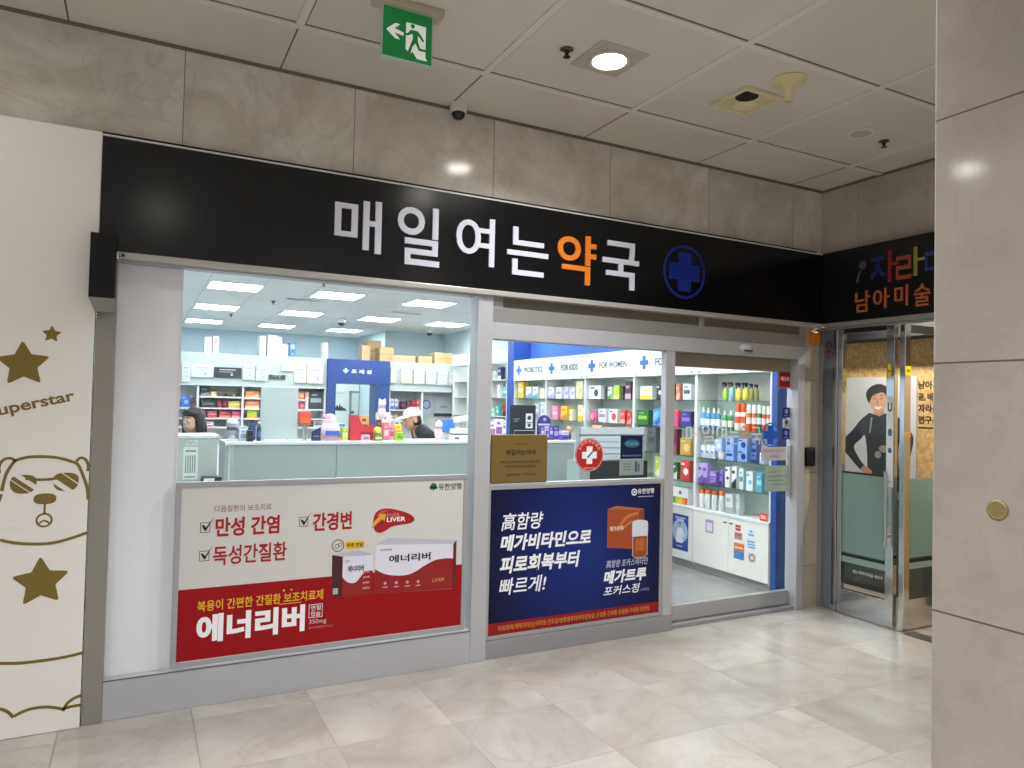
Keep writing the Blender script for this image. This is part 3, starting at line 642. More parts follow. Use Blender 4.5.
PAPER = {}
def paper_mat(h):
    if h not in PAPER: PAPER[h] = film_mat('backlit_paper_' + h, h, 0)
    return PAPER[h]
def sticker(name, label, cat, pl, u0, u1, v0, v1, h, dd=.0015, loc=None):
    t = thing(name, label, cat, tuple(pl.p((u0 + u1) / 2, v0, 0)))
    obj('sheet', MB().rect(pl, u0, u1, v0, v1, -.0005, dd), paper_mat(h), t); return t
PF = F(.0015)
t = thing('round_sticker', 'round red sticker with white cross on the fixed door leaf', 'sticker', (2.836, 0, 1.19))
obj('sheet', MB().disc(PF, 2.836, 1.308, .118, -.0005, .0015, n=48), mat('b3201c', .4), t)
obj('white_rim', MB().ring(PF, 2.836, 1.308, .113, .006, .0015, .002, n=48), mat('d8a8a0', .4), t)
a, b = .024, .062
cr = obj('cross', MB().prism(PF, [(2.836 + x, 1.306 + z) for x, z in [(-a, -b), (a, -b), (a, -a), (b, -a), (b, a), (a, a), (a, b), (-a, b), (-a, a), (-b, a), (-b, -a), (-a, -a)]], .0015, .0025), PRINTW, t)
obj('slash', MB().ribbon(PF, [(2.818, 1.288), (2.862, 1.330)], .012, .0025, .003), mat('2d6f8c', .4), cr)
for i, ch in enumerate('상비약취급업소'):
    a_ = math.radians(150 - i * 20); u, v = 2.836 + .094 * math.cos(a_), 1.308 + .094 * math.sin(a_)
    text('letter', ch, PF, (u - .012, u + .012, v - .012, v + .012), .0015, .0008, mat('ead0c8', .5, vary=0), t, rot=a_ - PI / 2)
text('lettering', '대한약사회', PF, (2.79, 2.885, 1.208, 1.222), .0015, .0008, mat('ead0c8', .5, vary=0), t)
t = sticker('card_sticker', 'dark blue square sticker beside the round red sticker', 'sticker', PF, 3.104, 3.302, 1.274, 1.444, '10274f')
obj('oval_mark', MB().disc(PF, 3.205, 1.385, .07, .0015, .0022, rv=.03), mat('1f5a7a', .35), t)
text('lettering', 'CLEAR', PF, (3.15, 3.26, 1.372, 1.398), .0022, .0008, mat('6fb0b0', .4, vary=0), t, bold=.02)
obj('caption_bar', MB().rect(PF, 3.12, 3.288, 1.292, 1.304, .0015, .002), mat('4a5f8a', .4), t)
t = sticker('notice', 'pale notice under the dark blue square sticker', 'notice', PF, 3.098, 3.312, 1.156, 1.268, 'a9b5b0')
obj('text_rule', MB().rect(PF, 3.13, 3.20, 1.235, 1.24, .0015, .002).rect(PF, 3.13, 3.2, 1.215, 1.22, .0015, .002).rect(PF, 3.13, 3.2, 1.195, 1.2, .0015, .002), mat('4f5a58', .5), t)
obj('figure_mark', MB().rect(PF, 3.235, 3.255, 1.18, 1.255, .0015, .002).rect(PF, 3.262, 3.275, 1.18, 1.24, .0015, .002), mat('33526a', .5), t)
t = sticker('warning_sticker', 'red square sticker at the top of the sliding door glass', 'sticker', PG, 4.685, 4.835, 1.838, 1.998, 'b01a24')
text('lettering', '테스트', PG, (4.715, 4.815, 1.898, 1.935), .0015, .0008, PRINTW, t, bold=.02)
obj('border', MB().ribbon(PG, [(4.691, 1.844), (4.829, 1.844), (4.829, 1.992), (4.691, 1.992)], .005, .0015, .002, True), mat('d8b0b0', .5), t)
for i, (v0, v1, h, s, lb) in enumerate([(1.592, 1.675, '23327e', 'card', 'topmost small navy card sticker by the sliding door edge'), (1.506, 1.578, 'd6d8da', 'mid', 'small white card sticker between two navy ones'), (1.408, 1.498, '2c3a86', 'low', 'lowest small navy card sticker by the sliding door edge')]):
    t = sticker('card_sticker', lb, 'sticker', PG, 4.742, 4.828, v0, v1, h)
    obj('emblem', MB().disc(PG, 4.785, (v0 + v1) / 2 + .008, .02, .0015, .002).rect(PG, 4.76, 4.81, v0 + .012, v0 + .018, .0015, .002), mat('8f9ad0' if h != 'd6d8da' else '3a3a3c', .4), t)
t = sticker('notice', 'white notice with red lettering on the sliding door', 'notice', PG, 4.50, 4.79, 1.232, 1.345, 'e3dde2')
text('lettering', '손이 끼이지 않게 주의', PG, (4.52, 4.77, 1.298, 1.326), .0015, .0008, mat('c2566a', .5, vary=0), t); text('lettering', '하세요', PG, (4.60, 4.70, 1.252, 1.28), .0015, .0008, mat('c2566a', .5, vary=0), t)
t = sticker('notice', 'pale green notice under the red-lettered one on the sliding door', 'notice', PG, 4.545, 4.82, .975, 1.19, 'c9d5c8')
obj('text_rule', MB().rect(PG, 4.58, 4.68, 1.135, 1.14, .0015, .002).rect(PG, 4.58, 4.79, 1.10, 1.106, .0015, .002).rect(PG, 4.58, 4.76, 1.065, 1.07, .0015, .002).rect(PG, 4.62, 4.80, 1.03, 1.035, .0015, .002), mat('6a7a74', .5), t)
RSHELF=[
(5, 1, 'carton', 5.32, 0.215, 0.323, 'e3bd45', 'f4e6b0', 'tall yellow carton'),
(5, 1, 'carton', 5.071, 0.191, 0.169, 'f0f3f6', '6f9cc4', 'white carton with blue print'),
(5, 1, 'carton', 4.86, 0.185, 0.167, 'e4eef4', '5fa3b8', 'pale blue carton'),
(5, 1, 'carton', 4.669, 0.151, 0.137, 'f3f0e2', 'd8c777', 'white carton with yellow foot'),
(5, 2, 'carton', 4.812, 0.141, 0.211, 'c9ccd6', '8d90a8', 'silver carton'),
(5, 2, 'carton', 4.654, 0.137, 0.241, 'dcdce4', 'a6a2bd', 'pale grey carton'),
(4, 1, 'carton', 4.418, 0.197, 0.163, 'e6e2f0', 'b3a6d0', 'white carton with lilac print'),
(4, 1, 'carton', 4.209, 0.178, 0.161, 'eae6f2', 'a493c8', 'white carton with violet edge'),
(4, 1, 'carton', 4.021, 0.135, 0.159, 'ddd5ee', '9f8cc6', 'lilac carton'),
(4, 1, 'carton', 3.87, 0.131, 0.158, 'e8e4f1', 'c0b3da', 'pale lilac carton'),
(4, 1, 'carton', 3.69, 0.196, 0.235, 'ece3bd', 'd9c98a', 'tall cream carton'),
(4, 2, 'carton', 4.299, 0.193, 0.189, 'e58fb0', 'f3c3d6', 'pink carton'),
(4, 2, 'carton', 4.063, 0.21, 0.192, 'f0c53d', 'd08a2d', 'yellow carton'),
(4, 2, 'carton', 3.896, 0.084, 0.155, 'efe6c2', 'd9c98a', 'small cream carton'),
(4, 2, 'carton', 3.654, 0.149, 0.211, 'f2eec9', 'e2c93f', 'white carton with yellow print'),
(3, 1, 'carton', 3.319, 0.333, 0.165, 'f0f2f2', '3a3d42', 'wide white carton with black band'),
(3, 1, 'carton', 3.108, 0.051, 0.163, '3b3f3c', '555', 'narrow black carton'),
(3, 1, 'carton', 3.012, 0.111, 0.15, 'dfe8dc', '5f9d5e', 'white carton with green print'),
(3, 1, 'carton', 2.868, 0.147, 0.173, 'a8cf3c', 'd7e88a', 'lime green carton'),
(3, 1, 'carton', 2.755, 0.058, 0.159, '2c3328', '4c5a3c', 'slim dark green carton'),
(3, 1, 'carton', 2.635, 0.15, 0.211, '4a2038', 'b9a3b0', 'dark maroon carton'),
(3, 2, 'pouch', 3.367, 0.152, 0.139, 'e0557f', 'f29ab6', 'pink pouch'),
(3, 2, 'carton', 3.159, 0.208, 0.168, 'd9dbe0', '9095a2', 'grey and white carton'),
(3, 2, 'carton', 2.926, 0.218, 0.172, 'f4f1f2', 'd63a52', 'white carton with red emblem'),
(3, 2, 'carton', 2.733, 0.114, 0.163, 'd4463f', 'f0a49a', 'red carton'),
(3, 2, 'carton', 2.605, 0.111, 0.154, 'c9403c', 'e88d80', 'darker red carton'),
(3, 3, 'carton', 3.263, 0.297, 0.26, 'f0b79c', 'e88b66', 'flat peach carton'),
(3, 3, 'carton', 2.605, 0.121, 0.273, 'e06a52', 'f2b5a2', 'orange red carton'),
(2, 1, 'carton', 2.288, 0.278, 0.154, 'f4f4ee', 'e8d24b', 'white carton with yellow foot'),
(2, 1, 'carton', 2.066, 0.116, 0.174, '33363d', 'dadde2', 'black and white carton'),
(2, 1, 'carton', 1.847, 0.079, 0.171, '2f3034', '8b7f78', 'black carton'),
(2, 1, 'carton', 1.758, 0.077, 0.17, 'd78668', 'ebb49c', 'salmon carton'),
(2, 1, 'carton', 1.609, 0.164, 0.168, 'dce4ee', '50627f', 'white carton with navy figure print'),
(2, 2, 'carton', 2.344, 0.263, 0.171, '2f6d38', '8ed04a', 'green carton with lime foot'),
(2, 2, 'pouch', 2.111, 0.15, 0.192, '4f8fd8', '86b5ea', 'blue round pouch'),
(2, 2, 'carton', 1.792, 0.109, 0.181, 'e8515f', 'a45fe0', 'pink carton with purple disc'),
(2, 2, 'carton', 1.618, 0.209, 0.174, '343a78', '8a6fd8', 'navy carton with purple print'),
(2, 3, 'carton', 2.346, 0.088, 0.272, 'f3f3f3', 'b9b9c4', 'white upright carton'),
(2, 3, 'carton', 2.184, 0.186, 0.267, '5b5f60', '3b3e40', 'grey carton'),
(2, 3, 'carton', 1.803, 0.109, 0.272, '6e2540', '96506a', 'wine red carton'),
(2, 3, 'carton', 1.619, 0.209, 0.185, 'c29d50', 'e0c98a', 'gold carton'),
(2, 4, 'carton', 2.07, 0.116, 0.216, 'c9d85c', 'eef2b0', 'lime yellow carton'),
(2, 4, 'carton', 1.79, 0.116, 0.184, '24794a', 'd9e8dc', 'green carton with white foot'),
(2, 4, 'carton', 1.621, 0.179, 0.209, 'd84547', 'f2f2ee', 'red carton with white foot'),
(2, 5, 'rainbow', 1.678, 0.302, 0.169, 'f4f4f2', 'e8b13d', 'wide white carton with rainbow foot'),
(1, 1, 'spray', 1.079, 0.062, 0.181, 'a9d84a', '20242a', 'lime spray bottle'),
(1, 1, 'spray', 0.996, 0.064, 0.18, '8fc3da', '20242a', 'light blue spray bottle'),
(1, 1, 'spray', 0.9, 0.069, 0.173, 'e3d74a', '20242a', 'yellow spray bottle'),
(1, 1, 'spray', 0.813, 0.074, 0.167, 'e8dc5c', '20242a', 'second yellow spray bottle'),
(1, 1, 'spray', 0.731, 0.048, 0.156, 'a39a4e', '20242a', 'olive spray bottle'),
(1, 1, 'spray', 0.667, 0.051, 0.151, '8f8a4a', '20242a', 'darker olive spray bottle'),
(1, 2, 'bottle', 1.391, 0.071, 0.219, '4a9ad0', 'eef4f6', 'blue bottle with white cap'),
(1, 2, 'bottle', 1.314, 0.062, 0.215, '3f8fc8', 'eef4f6', 'blue bottle with white cap'),
(1, 2, 'bottle', 1.235, 0.061, 0.212, '4390c4', 'eef4f6', 'blue bottle with white cap'),
(1, 2, 'bottle', 1.168, 0.054, 0.208, '3c86ba', 'eef4f6', 'blue bottle with white cap'),
(1, 2, 'bottle', 1.085, 0.066, 0.194, '3fa05e', 'e9f2ea', 'green bottle with white cap'),
(1, 2, 'bottle', 1.004, 0.064, 0.186, '379656', 'e9f2ea', 'green bottle with white cap'),
(1, 2, 'can', 0.906, 0.063, 0.256, 'f0efe9', 'e8602a', 'white can with orange cap'),
(1, 2, 'can', 0.835, 0.062, 0.256, 'f0efe9', 'e8602a', 'white can with orange cap'),
(1, 2, 'can', 0.765, 0.06, 0.253, 'e2552a', 'f0efe9', 'orange can with white band'),
(1, 2, 'can', 0.696, 0.059, 0.249, 'e8602a', 'f0efe9', 'orange can with white band'),
(1, 2, 'can', 0.632, 0.053, 0.254, '1f7d4c', 'e6efe8', 'green can'),
(1, 2, 'can', 0.574, 0.046, 0.241, 'd9583a', 'ece7e2', 'brick orange can'),
(1, 2, 'can', 0.521, 0.045, 0.237, 'c95038', 'ece7e2', 'brick red can'),
(1, 3, 'pouch', 1.368, 0.07, 0.127, 'dfe8f4', '6d8fd0', 'white refill pack with blue spot'),
(1, 3, 'pouch', 1.291, 0.062, 0.127, 'dfe8f4', '6d8fd0', 'white refill pack with blue spot'),
(1, 3, 'pouch', 1.224, 0.054, 0.126, 'dfe8f4', '6d8fd0', 'white refill pack with blue spot'),
(1, 3, 'tub', 1.123, 0.073, 0.101, 'f2f4f6', '9fb8e0', 'round white tub'),
(1, 3, 'carton', 0.984, 0.14, 0.112, '86aef0', '20306e', 'blue and white carton'),
(1, 3, 'carton', 0.815, 0.159, 0.109, '7fa8ee', '1c2a5c', 'wide blue and white carton'),
(1, 3, 'carton', 0.676, 0.083, 0.105, '5874b8', '1c2a5c', 'navy carton'),
(1, 3, 'carton', 0.576, 0.075, 0.102, 'e8e9f6', 'a8b4e0', 'white carton with lilac print'),
(1, 4, 'carton', 1.449, 0.093, 0.202, 'c9b8ea', '7a60b8', 'tall lilac carton'),
(1, 4, 'carton', 1.325, 0.091, 0.206, 'b9a5e2', '6b52aa', 'tall violet carton'),
(1, 4, 'carton', 1.209, 0.104, 0.071, '9c86d6', '5a458f', 'low violet carton'),
(1, 4, 'carton', 1.099, 0.056, 0.161, '8e79cc', '4c3a86', 'purple carton'),
(1, 4, 'carton', 1.013, 0.077, 0.205, 'f0f2f2', '2e3338', 'white carton with black pill print'),
(1, 4, 'carton', 0.922, 0.078, 0.208, 'f2f4f4', '2e3338', 'white carton with black pill print'),
(1, 4, 'carton', 0.83, 0.074, 0.197, 'd8eaea', '4ba0b0', 'white carton with teal foot'),
(1, 4, 'carton', 0.723, 0.107, 0.183, 'e4f1f3', '6db6c6', 'white carton with teal band'),
(1, 4, 'carton', 0.606, 0.093, 0.181, '5aa9c0', 'a4d6e0', 'teal carton'),
(1, 5, 'jar', 1.394, 0.071, 0.192, 'dfe6e4', 'e8752e', 'white bottle with orange cap'),
(1, 5, 'jar', 1.307, 0.069, 0.192, 'dfe6e4', 'e8752e', 'white bottle with orange cap'),
(1, 5, 'jar', 1.207, 0.067, 0.193, 'dfe6e4', 'e8752e', 'white bottle with orange cap'),
(1, 5, 'jar', 1.11, 0.066, 0.195, 'dfe6e4', 'e8752e', 'white bottle with orange cap'),
(1, 5, 'carton', 0.982, 0.127, 0.191, 'dfe5e6', 'a9b6ba', 'pale grey carton'),
(1, 5, 'carton', 0.87, 0.062, 0.195, 'cfd9d8', 'b5c1bf', 'grey green carton'),
]
BACK=[
(0.657, 0.127, 1.509, 1.686, 'carton', '3f66b4', '8fb0e0', 'blue carton'),
(0.764, 0.041, 1.511, 1.674, 'carton', '3d3432', '6c5a52', 'slim dark book'),
(0.806, 0.044, 1.511, 1.667, 'carton', '5a4a44', '857068', 'brown book'),
(0.632, 0.055, 1.173, 1.344, 'carton', '7a66b0', 'b0a2d6', 'purple carton'),
(0.941, 0.143, 1.665, 1.803, 'carton', '2c2f34', '8b8f98', 'black carton'),
(1.066, 0.098, 1.668, 1.744, 'carton', 'd9c676', 'efe4b4', 'small pale gold carton'),
(1.346, 0.227, 1.676, 1.726, 'carton', '2b2b2b', 'c8b23c', 'low black carton'),
(0.99, 0.23, 1.501, 1.622, 'carton', '34373a', '6a6f74', 'wide charcoal carton'),
(1.155, 0.079, 1.502, 1.644, 'carton', '8a2a3a', 'b05a66', 'dark red carton'),
(1.235, 0.082, 1.504, 1.646, 'carton', '7a2434', 'a85060', 'wine carton'),
(1.375, 0.192, 1.547, 1.656, 'carton', 'cdb254', 'ead894', 'gold carton'),
(0.922, 0.084, 1.34, 1.457, 'carton', 'c24456', 'e08a96', 'red carton'),
(1.05, 0.15, 1.342, 1.451, 'carton', 'cc4a5c', 'eaa0aa', 'red carton with pale centre'),
(1.242, 0.182, 1.344, 1.454, 'carton', 'bd3040', 'e88a80', 'deep red carton'),
(1.412, 0.146, 1.346, 1.457, 'carton', 'c84454', 'eba0a6', 'light red carton'),
(1.017, 0.134, 1.223, 1.308, 'carton', 'f0e4e4', 'e05a6a', 'white carton with red print'),
(1.324, 0.123, 1.128, 1.24, 'carton', 'e8eaf0', 'c4c9d6', 'white leaflet stack'),
(1.448, 0.117, 1.129, 1.233, 'carton', 'eceef2', 'c9cdd8', 'second white leaflet stack'),
(1.642, 0.219, 1.675, 1.783, 'carton', 'ef8a54', 'f6c49c', 'orange carton'),
(1.646, 0.22, 1.528, 1.657, 'carton', 'ec7d48', 'f6c49c', 'deeper orange carton'),
(1.651, 0.159, 1.333, 1.485, 'carton', 'b4dc3c', 'f0a83c', 'lime and orange carton'),
(2.42, 0.102, 1.667, 1.799, 'carton', 'e8805a', 'f4bca2', 'orange carton'),
(2.515, 0.077, 1.669, 1.802, 'carton', 'e4a088', 'f0cfc0', 'pale orange carton'),
(2.429, 0.111, 1.5, 1.648, 'carton', 'b5484e', 'd68a8a', 'brick carton'),
(2.519, 0.063, 1.501, 1.668, 'carton', 'd8d4d2', 'b0aaa6', 'grey carton'),
(2.7, 0.251, 1.514, 1.813, 'carton', '3b3f46', '9da3ac', 'large charcoal carton'),
(2.754, 0.158, 1.234, 1.469, 'carton', 'c8ccd2', '7a5a58', 'grey carton'),
(4.006, 0.07, 1.58, 1.773, 'carton', 'dfe4ee', '5f78b8', 'white carton with blue band'),
(4.08, 0.07, 1.581, 1.775, 'carton', 'd3dbea', '4f68ac', 'pale carton with blue band'),
(4.211, 0.107, 1.593, 1.742, 'carton', '4a3038', '7a5058', 'dark plum carton'),
(4.314, 0.089, 1.595, 1.763, 'carton', '5d3a40', '8a6068', 'brown carton'),
(4.408, 0.09, 1.596, 1.766, 'carton', '9a2838', 'c86a72', 'dark red carton'),
(4.489, 0.07, 1.598, 1.786, 'carton', 'c03a48', 'f0b0b4', 'red carton with white spot'),
(4.049, 0.123, 1.438, 1.534, 'carton', 'ece6e6', 'c03a48', 'white carton with red spot'),
(4.448, 0.138, 1.354, 1.55, 'carton', 'b04a50', 'e0a8a8', 'rose red carton'),
]
TOPS=[
(0.957, 0.111, 2.352, 2.601, 'binder', 'eef0f2', 'c4c8d0', 'white file box'),
(1.068, 0.098, 2.357, 2.632, 'binder', 'f0f0f0', 'c09098', 'white file box with pink spine'),
(1.781, 0.112, 2.378, 2.694, 'binder', 'e8ecf0', 'b8bfc8', 'white binder'),
(1.884, 0.066, 2.374, 2.71, 'binder', 'f0f2f4', 'c8b8c8', 'slim white binder'),
(1.959, 0.09, 2.37, 2.706, 'binder', 'eceef2', 'c0b0c4', 'white binder with lilac spine'),
(2.044, 0.082, 2.366, 2.687, 'binder', 'eaf0e8', 'c4ccb8', 'pale green binder'),
(2.134, 0.111, 2.371, 2.574, 'binder', 'e6e8c8', 'a8bcd8', 'low cream file box'),
(2.255, 0.113, 2.369, 2.607, 'binder', '4f86d8', '9cc0f0', 'blue file box'),
(2.804, 0.084, 2.379, 2.649, 'binder', 'f0f2f4', 'c9ccd4', 'white upright file'),
(3.498, 0.15, 2.38, 2.636, 'crate', 'd8b488', 'b89060', 'leaning tan carton'),
(3.721, 0.284, 2.394, 2.777, 'crate', 'c8a878', '9a7c50', 'tall tan carton'),
(3.877, 0.265, 2.437, 2.69, 'crate', 'dcc08c', 'b09058', 'pale tan carton'),
(4.205, 0.427, 2.302, 2.427, 'crate', 'e0cfa4', 'c0a468', 'long flat tan carton'),
(4.595, 0.284, 2.289, 2.422, 'crate', 'dcc494', 'b89c68', 'low tan carton'),
(4.947, 0.373, 2.297, 2.511, 'crate', 'e4c894', 'c49c58', 'large tan carton'),
(5.268, 0.258, 2.289, 2.474, 'crate', 'dfc9a0', 'c0a878', 'tan carton with torn flap'),
]
CERT=[
(0.65, 0.124, 1.845, 2.182, 'f0f4f0', 'white notice'),
(0.879, 0.325, 1.926, 2.156, 'eef4f8', 'white notice with grey wave'),
(1.254, 0.408, 1.933, 2.124, '3c4248', 'dark charcoal board'),
(1.568, 0.177, 1.907, 2.191, 'e2ecea', 'pale notice'),
(1.769, 0.179, 1.898, 2.167, 'e0ebe8', 'faint notice'),
(2.013, 0.256, 1.94, 2.038, '4a5456', 'small dark board'),
(2.167, 0.197, 2.069, 2.234, 'eef0e2', 'cream framed certificate over the small dark board'),
(2.38, 0.205, 1.885, 2.227, 'f0f0e4', 'narrow cream framed certificate left of the wide one'),
(2.626, 0.276, 1.877, 2.236, 'f2f2e6', 'wide cream framed certificate'),
(3.989, 0.109, 1.934, 2.222, 'f0f2f2', 'white framed certificate'),
(4.225, 0.213, 1.935, 2.23, 'efe9d8', 'cream certificate in thin frame'),
(4.465, 0.207, 1.933, 2.213, 'f2f4f6', 'white certificate'),
(4.69, 0.201, 1.931, 2.214, 'eef2fa', 'bluish certificate'),
(4.914, 0.203, 1.929, 2.205, 'f0f4f8', 'certificate with round stamp'),
(5.141, 0.206, 1.926, 2.205, 'f2f4f2', 'certificate with dark seal'),
]
CITEMS=[
(0.772, 0.086, 1.252, 1.459),
(0.862, 0.075, 1.252, 1.361),
(0.943, 0.075, 1.252, 1.347),
(0.955, 0.069, 1.252, 1.447),
(1.013, 0.04, 1.252, 1.433),
(1.442, 0.1, 1.408, 1.525),
(1.449, 0.048, 1.25, 1.408),
(1.541, 0.107, 1.25, 1.388),
(1.678, 0.202, 1.249, 1.518),
(1.83, 0.06, 1.249, 1.405),
(1.995, 0.236, 1.248, 1.517),
(2.003, 0.095, 1.248, 1.314),
(2.153, 0.088, 1.247, 1.381),
(2.275, 0.144, 1.247, 1.413),
(2.247, 0.127, 1.413, 1.547),
(2.39, 0.084, 1.32, 1.414),
(2.417, 0.09, 1.247, 1.33),
(2.887, 0.11, 1.245, 1.455),
(3.014, 0.156, 1.331, 1.455),
(3.104, 0.217, 1.244, 1.375),
(3.153, 0.158, 1.414, 1.517),
(3.92, 0.321, 1.281, 1.639),
(4.192, 0.181, 1.246, 1.535),
(4.325, 0.079, 1.246, 1.409),
(4.425, 0.126, 1.245, 1.345),
(4.583, 0.144, 1.239, 1.428),
(3.491, 0.129, 1.254, 1.443),
]
# ------------------------------------------------------------------ inside the pharmacy: shell
PALE = mat('cfe3ea', .55, vary=.02, scale=2)
TILE_IN = slabs('shop_floor_tile', '9a9a97', '8b8b88', '828284', [('X', .6, .1, .003), ('Y', .6, .05, .003)], joint='86857f', rough=.2, vein_amt=.1, tone=.04)
struct('floor', MB().box(-.4, 5.42, .06, 11.4, -.12, 0), TILE_IN)
CE_IN = slabs('shop_ceiling_tile', 'f4f4f2', 'eeefed', 'e6e8e6', [('X', .61, .07, .008), ('Y', .6, .25, .008)], joint='c2c9cc', rough=.7, vein_amt=0, tone=.02)
struct('ceiling', MB().box(-.4, 5.42, .16, 11.4, 3.0, 3.1), CE_IN)
struct('wall_left', MB().box(-.4, -.3, .1, 11.4, 0, 3.0), PALE)
struct('wall_right', MB().box(5.405, 5.43, .1, 11.4, 0, 3.0), PALE)
struct('wall_back', MB().box(-.4, 4.22, 11.25, 11.35, 0, 3.0), PALE)
struct('wall_back', MB().box(4.2, 5.42, 9.2, 9.3, 0, 3.0).box(4.2, 4.28, 9.3, 11.3, 0, 3.0), PALE)
struct('wall_right', MB().box(5.385, 5.404, .17, 5.72, 2.0, 3.0), mat('3a6ccc', .45, vary=.02))

PANEL_ON = mat('f4fbff', .5, emit=23, vary=0)
def panel(x, y):
    t = thing('ceiling_panel', 'square lit ceiling panel', 'ceiling light', (x, y, 3.0), 'square lit panels in the pharmacy ceiling')
    obj('frame', MB().box(x - .3, x + .3, y - .3, y - .285, 2.988, 3.001).box(x - .3, x + .3, y + .285, y + .3, 2.988, 3.001).box(x - .3, x - .285, y - .285, y + .285, 2.988, 3.001).box(x + .285, x + .3, y - .285, y + .285, 2.988, 3.001), WHITE, t)
    obj('diffuser', MB().box(x - .285, x + .285, y - .285, y + .285, 2.991, 3.0005), PANEL_ON, t)
    return t
p0 = None
RN = {.7: 'row nearest the shop front', 2.65: 'second row', 5.0: 'third row', 7.3: 'fourth row', 9.6: 'rear row'}
CN = {1.0: 'beside the left wall', 2.24: 'second from the left wall', 3.5: 'third from the left wall', 4.7: 'over the right-hand shelves'}
for y in RN:
    for x in CN:
        if y > 9 and x > 4.2: continue
        lb = 'square lit panel in the pharmacy ceiling, %s, %s' % (RN[y], CN[x])
        if p0 is None: p0 = panel(x, y); p0['label'] = lb
        else: copy_of(p0, (x, y, 3.0), lb)
for i, (x, y, lb) in enumerate([(1.86, 4.1, 'sprinkler in the pharmacy ceiling nearest the window'), (1.62, 6.1, 'sprinkler in the pharmacy ceiling behind the slot vent'), (1.3, 8.2, 'sprinkler far back in the pharmacy ceiling')]): sprinkler(x, y, lb, 3.0)
def dome(x, y, lb):
    t = thing('ceiling_camera', lb, 'security camera', (x, y, 3.0))
    obj('housing', MB().lathe((x, y, 3.0), [(.07, 0), (.072, -.03), (.066, -.07), (.06, -.075)], 24), WHITE, t, smooth=True)
    obj('lens_dome', MB().lathe((x, y, 2.925), [(.056, 0), (.05, -.03), (.03, -.05), (0, -.056)], 24), mat('3a3f44', .12), t, smooth=True)
dome(2.95, 7.6, 'white dome camera on the pharmacy ceiling above the dispensary portal')
dome(4.75, 8.25, 'white dome camera on the pharmacy ceiling near the rear corner')
for x, y, lb in [(1.95, 5.7, 'slim slot vent in the pharmacy ceiling between the first lights'), (3.6, 6.2, 'slim slot vent in the pharmacy ceiling near the rear corner')]:
    t = thing('slot_vent', lb, 'vent', (x, y, 3.0))
    m = MB()
    for k in range(4): m.box(x - .2, x + .2, y - .035 + k * .02, y - .025 + k * .02, 2.99, 2.998)
    obj('border', MB().box(x - .22, x + .22, y - .055, y - .045, 2.99, 3.0).box(x - .22, x + .22, y + .045, y + .055, 2.99, 3.0).box(x - .22, x - .21, y - .045, y + .045, 2.99, 3.0).box(x + .21, x + .22, y - .045, y + .045, 2.99, 3.0), mat('c9d0d3', .5), t)
    obj('slats', m, mat('b6bec2', .5), t)['kind'] = 'stuff'

